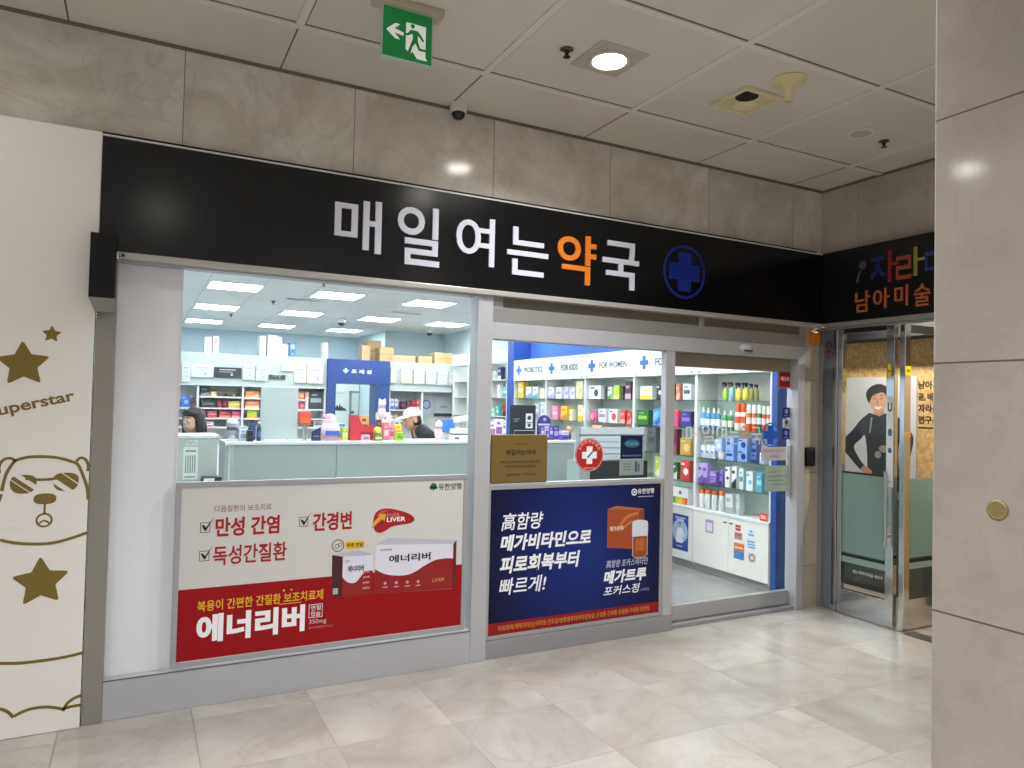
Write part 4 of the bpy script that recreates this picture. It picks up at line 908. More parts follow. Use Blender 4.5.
# ------------------------------------------------------------------ shelving along the right-hand wall
WX = 5.10
BAYN = {1: 'bay beside the doorway', 2: 'bay second from the doorway', 3: 'bay headed FOR WOMEN', 4: 'bay headed FOR KIDS', 5: 'bay headed PROBIOTICS'}
BY = {1: (.45, 1.45), 2: (1.45, 2.5), 3: (2.5, 3.53), 4: (3.53, 4.53), 5: (4.53, 5.5)}
HEAD = {2: 'FOR MEN', 3: 'FOR WOMEN', 4: 'FOR KIDS', 5: 'PROBIOTICS'}
LV = {1: 1.735, 2: 1.445, 3: 1.15, 4: .885, 5: .635}
PS = W(WX - .012); DOORW = mat('f1f1e9', .35, vary=.015)
for bnum, (y0, y1) in BY.items():
    t = thing('shelving_bay', 'white wall shelving, the %s' % BAYN[bnum], 'shelving', (5.25, (y0 + y1) / 2, 0), 'shelving bays along the right-hand wall')
    m = MB().box(5.38, 5.40, y0, y1, .06, 2.02).box(WX, 5.40, y0, y0 + .018, .06, 2.02).box(WX, 5.40, y1 - .018, y1, .06, 2.02).box(WX, 5.385, y0, y1, 2.0, 2.02)
    obj('carcass', m, SHELFW, t)
    obj('plinth', MB().box(WX + .03, 5.39, y0, y1, 0, .075), mat('a9aaa6', .4), t)
    obj('ledge', MB().cbox(WX - .02, 5.385, y0, y1, .605, .634, .003), WHITE, t)
    for k in (1, 2, 3, 4): obj('shelf', MB().box(WX + .01, 5.38, y0 + .018, y1 - .018, LV[k] - .009, LV[k] - .001), GLASSG, t)['label'] = 'clear glass shelf'
    ym = (y0 + y1) / 2
    for a, b, s in ((y0 + .004, ym - .002, 1), (ym + .002, y1 - .004, -1)):
        dr = obj('cabinet_door', MB().cbox(WX - .016, WX, a, b, .08, .603, .002), DOORW, t)
        yy = (ym - .04) if s > 0 else (ym + .04)
        obj('handle', MB().cbox(WX - .026, WX - .015, yy - .018, yy + .018, .548, .56, .002), mat('55575a', .3, .7), dr)
    fb = obj('fascia', MB().cbox(WX - .012, WX + .006, y0, y1, 1.998, 2.31, .003), mat('dbe0e0', .4, vary=.01), t)
    obj('fixing_cap', MB().disc(PS, -y1 + .06, 2.285, .012, 0, .004), mat('9aa2a6', .3, .6), fb); obj('fixing_cap', MB().disc(PS, -y0 - .06, 2.285, .012, 0, .004), mat('9aa2a6', .3, .6), fb)
    obj('fixing_cap', MB().disc(PS, -y1 + .06, 2.025, .012, 0, .004), mat('9aa2a6', .3, .6), fb); obj('fixing_cap', MB().disc(PS, -y0 - .06, 2.025, .012, 0, .004), mat('9aa2a6', .3, .6), fb)
    if bnum in HEAD:
        uc = -y1 + (.17 if bnum > 2 else .2); a, b = .026, .075; BL = mat('2f62b8', .4, vary=0)
        obj('cross_mark', MB().prism(PS, [(uc + x, 2.155 + z) for x, z in [(-a, -b), (a, -b), (a, -a), (b, -a), (b, a), (a, a), (a, b), (-a, b), (-a, a), (-b, a), (-b, -a), (-a, -a)]], 0, .003).ring(PS, uc, 2.155, .001, .001, 0, .001), BL, fb)
        obj('cross_frame', MB().ribbon(PS, [(uc - .095, 2.05), (uc + .095, 2.05), (uc + .095, 2.26), (uc - .095, 2.26)], .005, 0, .001, True), mat('c3d3e6', .4), fb)
        wd = {2: .47, 3: .56, 4: .42, 5: .55}[bnum]; so = {2: .20, 3: .17, 4: .25, 5: .17}[bnum]
        text('lettering', HEAD[bnum], PS, (uc + so, uc + so + wd, 2.115, 2.195), 0, .002, mat('3a4352', .4, vary=0), fb, bold=.012)
t = thing('shelf_upright', 'blue end panel of the wall shelving beside the sliding door', 'panel', (5.2, .4, 0))
obj('board', MB().cbox(5.10, 5.38, .385, .445, 0, 2.6, .003), BLUE, t)
obj('white_edge', MB().box(5.30, 5.345, .375, .386, 0, 2.3), WHITE, t)
t = thing('shelf_upright', 'blue upright panel at the far end of the PROBIOTICS bay', 'panel', (5.2, 5.6, 0))
obj('board', MB().cbox(5.08, 5.38, 5.503, 5.70, 0, 2.95, .003), BLUE, t)
obj('white_edge', MB().box(5.075, 5.083, 5.69, 5.705, 0, 2.95), WHITE, t)
# further wall unit beyond the blue upright
t = thing('shelving_bay', 'white wall shelving beyond the blue upright panel', 'shelving', (5.25, 6.8, 0), 'shelving bays along the right-hand wall')
obj('carcass', MB().box(5.37, 5.40, 5.71, 7.9, .06, 2.3).box(5.09, 5.40, 6.36, 6.4, .06, 2.3).box(5.09, 5.40, 7.2, 7.24, .06, 2.3).box(5.09, 5.40, 7.86, 7.9, .06, 2.3), SHELFW, t)
obj('fascia', MB().cbox(5.07, 5.1, 5.71, 7.9, 2.31, 2.5, .003), mat('e9eee6', .4), t)
for z in (2.03, 1.75, 1.45, 1.2): obj('shelf', MB().box(5.10, 5.37, 5.71, 7.9, z - .012, z), WHITE, t)
obj('base_cupboard', MB().cbox(5.08, 5.39, 5.71, 7.9, 0, .95, .003), DOORW, t)

# ------------------------------------------------------------------ goods: one mesh per kind, front towards local -Y, base at z = 0
MESH = {}
def goods_mesh(kind, w, h, c1, c2):
    """returns (main mesh builder, materials, [(part name, builder, material)])"""
    m1, m2 = mat(c1, .4, vary=.03, scale=40), mat(c2, .4, vary=.03, scale=40); mb = MB(); parts = []
    P = F(0)
    if kind in ('carton', 'rainbow', 'crate', 'binder'):
        dp = {'crate': .26, 'binder': .24}.get(kind, min(.14, max(.07, w * .6)))
        mb.cbox(-w / 2, w / 2, 0, dp, 0, h, min(.003, w * .05))
        if kind == 'rainbow':
            for i, q in enumerate(['4fa84a', 'b4d03c', 'f0d040', 'f0a038', 'e87038']):
                parts.append(('colour_band', MB().rect(P, -w / 2 + w * i / 5 + .001, -w / 2 + w * (i + 1) / 5 - .001, .002, h * .42, 0, .0012), mat(q, .4)))
            parts.append(('print_patch', MB().disc(P, 0, h * .7, h * .12, 0, .0012), mat('6a6a72', .4)))
        elif kind == 'crate':
            mb.rect(P, -w * .5, w * .5, h * .46, h * .54, 0, .001, 1).rect(P, w * .1, w * .35, h * .15, h * .35, 0, .001, 1)
        elif kind == 'binder':
            mb.rect(P, -w * .3, w * .3, h * .55, h * .85, 0, .001, 1).disc(P, 0, h * .2, w * .14, 0, .0012, 1, n=12)
        else:
            s = int((w * 977 + h * 577) * 100) % 4
            if s == 0: mb.rect(P, -w * .5, w * .5, 0.001, h * .32, 0, .001, 1).rect(P, -w * .36, w * .2, h * .62, h * .78, 0, .001, 1)
            elif s == 1: mb.rect(P, -w * .38, w * .38, h * .38, h * .62, 0, .001, 1).rect(P, -w * .3, w * .1, h * .76, h * .84, 0, .001, 1)
            elif s == 2: mb.disc(P, w * .12, h * .46, min(w, h) * .27, 0, .001, 1).rect(P, -w * .42, w * .0, h * .78, h * .88, 0, .001, 1)
            else: mb.prism(P, [(-w * .5, 0.001), (w * .5, 0.001), (w * .5, h * .5), (-w * .5, h * .22)], 0, .001, 1).rect(P, -w * .4, w * .15, h * .68, h * .82, 0, .001, 1)
    elif kind == 'bottle':
        r = w * .48
        mb.lathe((0, r, 0), [(r * .92, 0), (r, h * .03), (r, h * .60), (r * .8, h * .70), (r * .42, h * .74), (r * .42, h * .78)], 18)
        mb.lathe((0, r, 0), [(r * 1.012, h * .16), (r * 1.012, h * .48)], 18, 1)
        parts.append(('cap', MB().lathe((0, r, h * .76), [(r * .5, 0), (r * .5, h * .06), (r * .36, h * .1), (r * .3, h * .24), (0, h * .24)], 16), m2))
    elif kind in ('can', 'jar'):
        r = w * .48; k = .68 if kind == 'can' else .80
        mb.lathe((0, r, 0), [(r * .94, 0), (r, h * .02), (r, h * (k - .03)), (r * .86, h * k)], 20)
        if kind == 'can': mb.lathe((0, r, 0), [(r * 1.012, h * .28), (r * 1.012, h * .52)], 20, 1)
        else: mb.rect(F(0), -r * .55, r * .55, h * .2, h * .6, .0, .001, 0)
        parts.append(('cap', MB().lathe((0, r, h * k), [(r * .9, 0), (r * .92, h * .06), (r * .86, h * (1 - k - .03)), (r * .7, h * (1 - k)), (0, h * (1 - k))], 20), m2))
    elif kind == 'spray':
        r = w * .46
        mb.lathe((0, r, 0), [(r * .9, 0), (r, h * .04), (r, h * .5), (r * .6, h * .66), (r * .3, h * .72), (r * .3, h * .78)], 16)
        parts.append(('trigger', MB().cbox(-r * .35, r * .35, -r * .6, r * 1.5, h * .86, h, .003).lathe((0, r, h * .76), [(r * .42, 0), (r * .42, h * .1)], 12).cbox(-r * .16, r * .16, -r * .45, -r * .1, h * .7, h * .88, .002), m2))
    elif kind == 'pouch':
        o = [(-w * .5, 0), (w * .5, 0), (w * .48, h * .5), (w * .5, h * .9), (w * .4, h), (-w * .4, h), (-w * .5, h * .9), (-w * .48, h * .5)]
        vs = []
        for k, (d, q) in enumerate([(0, .96), (-.012, .9), (-.03, .5)]): pass
        mb.prism(F(.02), o, -.012, .012)
        mb.ball((0, .018, h * .46), (w * .44, .03, h * .42), 0, 14, 8)
        mb.disc(F(0), 0, h * .48, min(w, h) * .26, .008, .013, 1)
    elif kind == 'tub':
        r = w * .48
        mb.lathe((0, r, 0), [(r * .9, 0), (r, h * .06), (r, h * .7), (r * .95, h * .76)], 22)
        parts.append(('lid', MB().lathe((0, r, h * .76), [(r * 1.03, 0), (r * 1.03, h * .2), (r * .9, h * .24), (0, h * .24)], 22), m2))
    return mb, [m1, m2], parts
NOUN = {'carton': ('carton', 'carton'), 'rainbow': ('carton', 'carton'), 'crate': ('packing_carton', 'carton'), 'binder': ('file_box', 'file box'), 'bottle': ('bottle', 'bottle'), 'can': ('spray_can', 'can'), 'jar': ('pill_bottle', 'bottle'), 'spray': ('spray_bottle', 'spray bottle'), 'pouch': ('refill_pouch', 'pouch'), 'tub': ('tub', 'tub')}
def goods(kind, loc, rz, w, h, c1, c2, label, group):
    key = (kind, math.floor(w * 200), round(h, 2), c1, c2)
    nm, cat = NOUN[kind]
    if key in MESH:
        return tag(copy_of(MESH[key], loc, label, group, rz), label, cat, group)
    mb, ms, parts = goods_mesh(kind, math.floor(w * 200) / 200 if w > .03 else w, round(h, 2), c1, c2)
    sm = kind in ('bottle', 'can', 'jar', 'spray', 'pouch', 'tub')
    o = obj(nm, mb, ms, None, loc=loc, local=True, smooth=sm); o.rotation_euler = (0, 0, rz)
    for pn, pm, mm in parts: obj(pn, pm, mm, o, local=True, smooth=sm)
    MESH[key] = o
    return tag(o, label, cat, group)
SHN = {1: 'top shelf', 2: 'second shelf', 3: 'third shelf', 4: 'fourth shelf', 5: 'cupboard ledge'}
def unique(desc, place, n):
    return '%s, %s from the far end, %s' % (desc, ORD[n], place)
cnt = {}
for b_, l_, kind, yc, w, h, c1, c2, desc in RSHELF:
    n = cnt.get((b_, l_), 0); cnt[(b_, l_)] = n + 1
    w2 = w * (.78 if kind in ('carton', 'rainbow') else .97); yc2 = yc + .06 * w; h = min(h, {1: .25, 2: .275, 3: .28, 4: .25, 5: .235}[l_])
    y0, y1 = BY[b_]; yc2 = min(max(yc2, y0 + .025 + w2 / 2), y1 - .022 - w2 / 2)
    goods(kind, (5.125 if kind != 'pouch' else 5.13, yc2, LV[l_] + .0005), -PI / 2, w2, h, c1, c2, unique(desc, '%s, %s' % (SHN[l_], {1: 'doorway bay', 2: 'second bay', 3: 'FOR WOMEN bay', 4: 'FOR KIDS bay', 5: 'PROBIOTICS bay'}[b_]), n), 'goods on the right-hand shelves')
# second layers standing on others beside the doorway
def over(y, w, h, z, c1, c2, label, kind='carton'): goods(kind, (5.125, y, z), -PI / 2, w, h, c1, c2, label, 'goods on the right-hand shelves')
by_lab = [o for o in C.objects if o.get('group') == 'goods on the right-hand shelves']
def topz(sub):
    o = next(o for o in by_lab if sub in o['label'] and 'doorway' in o['label']); return o, o.location.z + max(v.co.z for v in o.data.vertices)
for sub, lab, c1, c2 in [('wide blue and white carton, sixth', 'upper wide blue and white carton stacked on another beside the doorway', '8ab2f2', '24347a'), ('blue and white carton, fifth', 'upper blue and white carton stacked on another beside the doorway', '8fb6f2', '2a3a80'), ('navy carton, seventh', 'upper navy carton stacked on another beside the doorway', '5f7cc0', '1c2a5c')]:
    o, z = topz(sub); q = max(v.co.x for v in o.data.vertices) * 2
    over(o.location.y, q, .11, z + .0005, c1, c2, lab)
o, z = topz('round white tub'); over(o.location.y + .02, .10, .125, z + .0005, 'a8c4f4', 'e8eefa', 'pale blue carton standing on the round white tub')
o, z = topz('white refill pack with blue spot, second'); 
o, z = topz('low violet carton'); over(o.location.y, .10, .07, z + .0005, '8a74c8', 'c8bcee', 'lilac carton stacked on the low violet one')
t = thing('price_card', 'small orange red card on the cupboard ledge beside the doorway', 'card', (5.12, .53, .635))
obj('sheet', MB().box(5.10, 5.106, .485, .575, .635, .705), mat('e04a34', .4), t)
obj('print', MB().box(5.0985, 5.1, .50, .56, .655, .685), mat('f0c8b8', .4), t)
# papers stuck on the cupboard doors
def paper(name, label, cat, u0, u1, v0, v1, h, extra):
    P = W(WX - .016); t = thing(name, label, cat, tuple(P.p((u0 + u1) / 2, v0)))
    obj('sheet', MB().rect(P, u0, u1, v0, v1, .0002, .0015), mat(h, .4, vary=.02), t)
    for nm, m, hh in extra(P): obj(nm, m, mat(hh, .4, vary=.02), t)
paper('notice', 'small violet-framed notice on the cupboard door beside the doorway', 'notice', -1.262, -1.15, .415, .545, 'b0a2c8', lambda P: [('picture', MB().rect(P, -1.245, -1.167, .432, .515, .0015, .002).disc(P, -1.206, .465, .028, .002, .0026), 'e6e2ea')])
paper('sticker', 'small dark red sticker near the cupboard handles', 'sticker', -.855, -.79, .50, .555, 'b04438', lambda P: [('text_rule', MB().rect(P, -.845, -.80, .522, .534, .0015, .002), 'e0b0a0')])
paper('sticker', 'small pink sticker under the dark red one', 'sticker', -.868, -.77, .418, .485, 'c08a8a', lambda P: [('text_rule', MB().rect(P, -.858, -.78, .455, .468, .0015, .002), '7a4a50')])
paper('notice', 'orange and blue notice low on the cupboard door', 'notice', -.872, -.742, .235, .385, 'dd7a34', lambda P: [('blue_half', MB().rect(P, -.872, -.742, .235, .308, .0015, .002), '3f86d0'), ('text_rule', MB().rect(P, -.86, -.755, .335, .35, .0015, .002), 'f4e0d0')])
paper('sticker', 'light blue lettered sticker high on the cupboard door by the blue panel', 'sticker', -.70, -.62, .468, .535, 'dfe8ee', lambda P: [('text_rule', MB().rect(P, -.695, -.625, .482, .495, .0015, .002).disc(P, -.66, .52, .012, .0015, .002), '4a9ad0')])
paper('sticker', 'second light blue lettered sticker below the first', 'sticker', -.712, -.60, .36, .445, 'd6e4ee', lambda P: [('text_rule', MB().rect(P, -.70, -.62, .42, .43, .0015, .002).rect(P, -.70, -.61, .395, .405, .0015, .002).rect(P, -.69, -.61, .37, .38, .0015, .002), '4a8fd0')])
paper('sticker', 'round-marked brown sticker low by the blue panel', 'sticker', -.69, -.60, .235, .325, 'e2dad4', lambda P: [('mark', MB().ring(P, -.645, .28, .03, .012, .0015, .002), '8a5a58')])
def bp(P):
    S = lambda pts, d0=.0015, d1=.002: MB().prism(P, pts, d0, d1)
    return [('halo', MB().disc(P, -1.642, .36, .12, .0015, .0018, rv=.12), 'a9c4ea'), ('coat', S([(-1.70, .24), (-1.60, .24), (-1.585, .33), (-1.60, .385), (-1.63, .40), (-1.665, .395), (-1.695, .36)], .0018, .0022), 'eef2f8'), ('sleeve', S([(-1.59, .36), (-1.56, .33), (-1.60, .27), (-1.62, .29)], .0018, .0024), 'd8e2f2'), ('face', MB().disc(P, -1.645, .42, .018, .0018, .0024, rv=.022), 'd8a888'), ('hair', MB().disc(P, -1.645, .437, .021, .0018, .0022, rv=.016), '2a2524'), ('title', MB().rect(P, -1.72, -1.56, .495, .505, .0015, .002).rect(P, -1.70, -1.58, .475, .485, .0015, .002), 'e6ecf6'), ('caption', MB().rect(P, -1.69, -1.6, .20, .21, .0015, .002), 'c8d4ec')]
paper('wall_poster', 'blue poster of a person in a white coat on a cupboard door', 'poster', -1.785, -1.515, .165, .535, '2c4aa0', bp)

# goods on the unit beyond the blue upright
k = 0
for z, lst in ((1.2, [(5.82, .12, .17, 'f0eef0', 'b06ab0', 'white and plum carton'), (5.96, .12, .18, 'ece6ee', '7a4a86', 'white and purple carton'), (6.1, .12, .15, 'e8e4ec', 'a0508a', 'small white and purple carton'), (6.6, .1, .2, 'd8e070', 'f0f0e0', 'lime carton')]),
               (1.45, [(5.85, .11, .2, 'b03c34', '54202a', 'rust red carton'), (6.1, .1, .16, '5ab0a8', 'd8efe8', 'teal carton'), (6.24, .08, .12, '8ccfb8', 'e8f4ee', 'pale mint carton')]),
               (1.75, [(5.84, .16, .17, '3fb8c4', 'd8f0f0', 'turquoise carton'), (6.08, .1, .2, 'e6e8ea', 'a8b0b8', 'white tall carton'), (6.55, .1, .18, '6a7078', 'c8ccd0', 'grey carton')]),
               (2.03, [(6.05, .12, .2, '2f3f6a', 'd8dce8', 'navy and white carton'), (6.25, .08, .14, 'e8e8ec', '9098a8', 'small white carton'), (6.58, .12, .24, '2c2c34', '8a8a94', 'black carton'), (7.0, .1, .16, 'd8d8dc', 'a0a0a8', 'pale grey carton')])):
    for y, w_, h_, c1, c2, ds in lst:
        goods('carton', (5.12, y, z + .0005), -PI / 2, w_, h_, c1, c2, ds + ' on the shelves beyond the blue upright panel', 'goods beyond the blue upright')

# ------------------------------------------------------------------ rear shelving with the dispensary portal
RY = 8.0
PB = F(RY - .012)
def rear(x0, x1, divs, label, shelves):
    t = thing('shelving_unit', label, 'shelving', ((x0 + x1) / 2, RY + .2, 0), 'rear shelving units')
    m = MB().box(x0, x1, RY + .38, RY + .4, 0, 2.34)
    for d in divs: m.box(d - .016, d + .016, RY + .002, RY + .39, 0, 1.84)
    obj('carcass', m, SHELFW, t)
    obj('fascia', MB().cbox(x0, x1, RY - .012, RY + .012, 1.83, 2.345, .003), mat('b2bdba', .45, vary=.015), t)
    obj('top_board', MB().box(x0, x1, RY + .012, RY + .4, 2.32, 2.345), WHITE, t)
    obj('edge_strip', MB().box(x0, x1, RY - .02, RY - .012, 1.83, 1.852), mat('c9d2d2', .4), t)
    for a, b, z in shelves: obj('shelf', MB().box(a + .016, b - .016, RY + .01, RY + .38, z - .022, z), WHITE, t)
    obj('base_cupboard', MB().cbox(x0, x1, RY - .005, RY + .38, 0, .9, .003), DOORW, t)
D = [-.2, .2, .832, 1.498, 2.165, 2.808]
sh_ = []
for a, b in zip(D[:-1], D[1:]):
    for z in (1.482, 1.322, 1.18): sh_.append((a, b, z))
sh_.append((.832, 1.498, 1.662)); sh_.append((2.165, 2.50, 1.64)); sh_.append((1.498, 2.165, 1.65))
rear(-.2, 2.824, D, 'rear white shelving between the left wall and the blue portal', sh_)
D2 = [3.925, 4.56, 4.60, 5.36]
rear(3.92, 5.36, [3.937, 4.55, 5.35], 'rear white shelving right of the blue portal', [(3.925, 4.55, 1.50), (3.925, 4.55, 1.30), (4.55, 5.35, 1.02)])
PBLUE = mat('2a4684', .4)
t = thing('dispensary_portal', 'blue door surround lettered for the dispensary', 'portal', (3.37, 7.95, 0))
obj('lintel', MB().cbox(2.83, 3.912, 7.93, 8.3, 1.93, 2.345, .004), PBLUE, t)
obj('post', MB().cbox(2.83, 2.972, 7.93, 8.3, 0, 1.93, .004), PBLUE, t); obj('post', MB().cbox(3.66, 3.912, 7.93, 8.3, 0, 1.93, .004), PBLUE, t)
PP = F(7.93)
text('lettering', '조 제 실', PP, (3.225, 3.58, 2.108, 2.178), 0, .003, PRINTW, t, bold=.02)
a, b = .014, .042
obj('cross', MB().prism(PP, [(3.13 + x, 2.15 + z) for x, z in [(-a, -b), (a, -b), (a, -a), (b, -a), (b, a), (a, a), (a, b), (-a, b), (-a, a), (-b, a), (-b, -a), (-a, -a)]], 0, .003), PRINTW, t)
# room seen through the portal
t = thing('partition_screen', 'white partition seen through the blue portal', 'partition', (3.8, 10.9, 0))
obj('board', MB().cbox(2.9, 4.19, 10.9, 10.95, 0, 2.33, .004), mat('e4efe8', .5), t)
obj('door_leaf', MB().cbox(4.03, 4.18, 10.875, 10.9, 0, 1.80, .003), mat('cfe0d8', .4), t)
obj('door_frame', MB().box(3.985, 4.025, 10.87, 10.9, 0, 1.84).box(3.985, 4.19, 10.87, 10.9, 1.80, 1.84), mat('8f9896', .4, .3), t)
P9 = F(10.897)
for x0, x1, lb in [(3.56, 3.93, 'white picture with dark skyline on the partition behind the portal'), (3.24, 3.40, 'partly hidden white picture beside the skyline one')]:
    t = thing('wall_picture', lb, 'picture', ((x0 + x1) / 2, 10.89, 1.5))
    obj('sheet', MB().rect(P9, x0, x1, 1.39, 1.82, 0, .006), mat('dfe8e2', .5), t)
    w_ = x1 - x0; obj('skyline', MB().prism(P9, [(x0 + w_ * q[0], 1.42 + q[1] * 1.15) for q in [(0, 0), (1, 0), (.92, .04), (.8, .05), (.72, .09), (.66, .06), (.6, .14), (.54, .06), (.45, .11), (.38, .06), (.28, .08), (.18, .03), (.05, .02)]], .006, .009), mat('3a4044', .5), t)
    obj('text_rule', MB().rect(P9, x0 + w_ * .1, x1 - w_ * .1, 1.785, 1.795, .006, .008), mat('9aa4a0', .5), t)

bay_of = lambda x: 'bay by the left wall' if x < .83 else 'second rear bay' if x < 1.5 else 'bay behind grey board' if x < 2.165 else 'bay left of portal' if x < 2.9 else 'bay right of portal'
lev_of = lambda z: 'half shelf' if z > 1.6 else 'top shelf' if z > 1.45 else 'middle shelf' if z > 1.29 else 'low shelf'
cnt = {}
for x, w, z0, z1, kind, c1, c2, desc in BACK:
    cand = [1.662, 1.64, 1.65, 1.482, 1.322, 1.18] if x < 2.9 else [1.64, 1.50, 1.30]
    if x > 2.9: zs = 1.50 if z0 > 1.45 else 1.30
    else:
        ok = [1.482, 1.322, 1.18] + ([1.662] if .832 < x < 1.498 else [1.65] if 1.498 < x < 2.165 else [1.64] if 2.165 < x < 2.9 else [])
        zs = min(ok, key=lambda q: abs(q - z0))
    key = (bay_of(x), lev_of(zs)); n = cnt.get(key, 0); cnt[key] = n + 1
    hh = min(z1 - z0, {1.482: .125 if (.832 < x < 2.5) else .31, 1.322: .13, 1.18: .105, 1.50: .3, 1.30: .17}.get(zs, .16))
    xl = [d for d in D + [3.925, 4.55] if d < x][-1] + .02; xr = [d for d in D + [3.925, 4.55, 5.35] if d > x][0] - .02
    x = min(max(x, xl + w * .48), xr - w * .48)
    goods(kind, (x, RY + .05, zs + .0005), 0, w * (.95 if w > .1 and 'leaflet' not in desc else .84), hh, c1, c2, '%s, %s from the left, %s, %s' % (desc, ORD[n], lev_of(zs), bay_of(x)), 'goods on the rear shelves')
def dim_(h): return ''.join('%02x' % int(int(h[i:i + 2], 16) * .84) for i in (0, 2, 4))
for i, (x, w, z0, z1, kind, c1, c2, desc) in enumerate(TOPS):
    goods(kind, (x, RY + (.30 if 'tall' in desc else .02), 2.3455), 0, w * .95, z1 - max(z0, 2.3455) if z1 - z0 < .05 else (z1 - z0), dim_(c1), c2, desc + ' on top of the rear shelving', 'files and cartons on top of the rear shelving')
PB2 = F(RY - .0205)
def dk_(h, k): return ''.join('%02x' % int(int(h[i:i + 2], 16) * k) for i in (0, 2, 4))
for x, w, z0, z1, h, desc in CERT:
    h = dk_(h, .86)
    frm = 'framed' in desc or 'frame' in desc or 'certificate' in desc
    t = thing('certificate' if frm else 'notice', '%s fixed to the rear shelving fascia%s' % (desc, ' by the portal' if 2.4 < x < 4.2 else ''), 'certificate' if frm else 'notice', (x, RY - .02, z0))
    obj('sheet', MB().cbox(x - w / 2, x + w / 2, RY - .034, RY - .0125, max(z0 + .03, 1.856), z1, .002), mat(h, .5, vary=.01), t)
    Pc = F(RY - .034)
    if frm: obj('frame', MB().ribbon(Pc, [(x - w * .47, z0 + .04), (x + w * .47, z0 + .04), (x + w * .47, z1 - .01), (x - w * .47, z1 - .01)], .012, 0, .006, True), mat('c9bfa4' if 'cream' in desc else 'bfc4c8', .4, .2), t)
    dk = 'dark' in desc.split(' fixed')[0] and 'board' in desc
    obj('print', MB().rect(Pc, x - w * .3, x + w * .3, z0 + .03 + (z1 - z0) * .62, z0 + .03 + (z1 - z0) * .68, 0, .002).rect(Pc, x - w * .3, x + w * .2, z0 + .03 + (z1 - z0) * .45, z0 + .03 + (z1 - z0) * .48, 0, .002).disc(Pc, x + w * .15, z0 + .03 + (z1 - z0) * .25, min(w, z1 - z0) * .09, 0, .002), mat('c9cdd0' if dk else 'a4a9a8', .5), t)
# faint cross emblem on the far wall
t = thing('wall_emblem', 'faint square-framed cross emblem on the pale blue rear wall', 'emblem', (2.1, 11.24, 2.55))
Pw = F(11.249); a, b = .04, .13
obj('cross', MB().prism(Pw, [(1.93 + x, 2.58 + z) for x, z in [(-a, -b), (a, -b), (a, -a), (b, -a), (b, a), (a, a), (a, b), (-a, b), (-a, a), (-b, a), (-b, -a), (-a, -a)]], 0, .01), mat('d3e6ee', .5), t)
obj('frame', MB().ribbon(Pw, [(1.73, 2.38), (2.13, 2.38), (2.13, 2.78), (1.73, 2.78)], .025, 0, .01, True), mat('cfe2ea', .5), t)
# grey alcove goods right of the portal
t = thing('wall_poster', 'white poster with blue ring emblem in the rear right alcove', 'poster', (4.72, 8.3, 1.5))
P8 = F(8.36)
obj('sheet', MB().rect(P8, 4.64, 4.86, 1.42, 1.76, 0, .01), mat('dfe8f4', .5), t); obj('ring', MB().ring(P8, 4.76, 1.6, .075, .022, .01, .014), mat('4a86d0', .5), t)
t = thing('wall_poster', 'white board with black foot in the rear right alcove', 'poster', (5.1, 8.3, 1.4))
obj('sheet', MB().rect(P8, 4.92, 5.32, 1.44, 1.76, 0, .01), mat('dde6ee', .5), t); obj('foot_band', MB().rect(P8, 4.92, 5.32, 1.38, 1.44, 0, .014), mat('3c4448', .5), t); obj('print', MB().rect(P8, 5.04, 5.18, 1.55, 1.57, .01, .013), mat('7a88a0', .5), t)
# ------------------------------------------------------------------ counters
LAM = mat('a5b4b1', .35, vary=.015, scale=3)
t = thing('counter', 'long pale green pharmacy counter with white top', 'counter', (2.63, 3.1, 0))
obj('front_panel', MB().cbox(.80, 1.745, 2.815, 2.835, .06, 1.215, .002), LAM, t); obj('front_panel', MB().cbox(1.749, 4.50, 2.815, 2.835, .06, 1.215, .002), LAM, t)
obj('end_panel', MB().prism(Pl((0, 0, .06), (1, 0, 0), (0, 1, 0), (0, 0, 1)), [(.73, 3.40), (.73, 2.90), (.80, 2.815), (.82, 2.83), (.75, 2.91), (.75, 3.40)], 0, 1.155), WHITE, t)
obj('end_panel', MB().cbox(4.50, 4.53, 2.82, 3.42, .06, 1.215, .002), WHITE, t)
obj('counter_top', MB().cbox(.72, 4.55, 2.80, 3.28, 1.215, 1.245, .004), WHITE, t)
obj('inner_carcass', MB().box(.76, 4.49, 2.85, 3.26, .06, 1.21), DOORW, t)
obj('kick_plate', MB().box(.82, 4.48, 2.86, 3.24, 0, .06), mat('7d7f80', .4), t)
CT = 1.2455
t = thing('consultation_desk', 'low grey-green desk front with a paper notice, near the left end of the window', 'desk', (.3, 2.6, 0))
obj('front_panel', MB().cbox(-.28, .632, 2.5, 2.53, .03, 1.295, .003), mat('bcc4bb', .45, vary=.02), t)
obj('desk_top', MB().cbox(-.29, .645, 2.49, 2.95, 1.295, 1.322, .003), WHITE, t)
obj('side_panel', MB().cbox(.60, .63, 2.53, 2.93, .03, 1.295, .003), mat('aab7ad', .45), t)
t = thing('notice', 'tall white paper notice on the desk front', 'notice', (.42, 2.498, .95))
P = F(2.4995); obj('sheet', MB().rect(P, .36, .475, .945, 1.222, -.0003, .001), mat('e6ece4', .5), t)
m = MB()
for i in range(5): m.rect(P, .375 + .018 * i, .385 + .018 * i, 1.0, 1.15, .001, .0016)
m.rect(P, .375, .46, 1.18, 1.195, .001, .0016).rect(P, .375, .46, .96, .972, .001, .0016)
obj('text_rule', m, mat('8a9690', .5), t)
t = thing('notice', 'small handwritten note above the tall notice on the desk', 'notice', (.42, 2.498, 1.25))
obj('sheet', MB().prism(P, [(.37, 1.235), (.47, 1.24), (.465, 1.285), (.375, 1.275)], -.0003, .001), mat('cfdccf', .5), t)
obj('scribble', MB().ribbon(P, smooth_line([(.385, 1.25), (.40, 1.27), (.415, 1.25), (.43, 1.268), (.45, 1.255)]), .004, .001, .0016), mat('6a7a6c', .5), t)
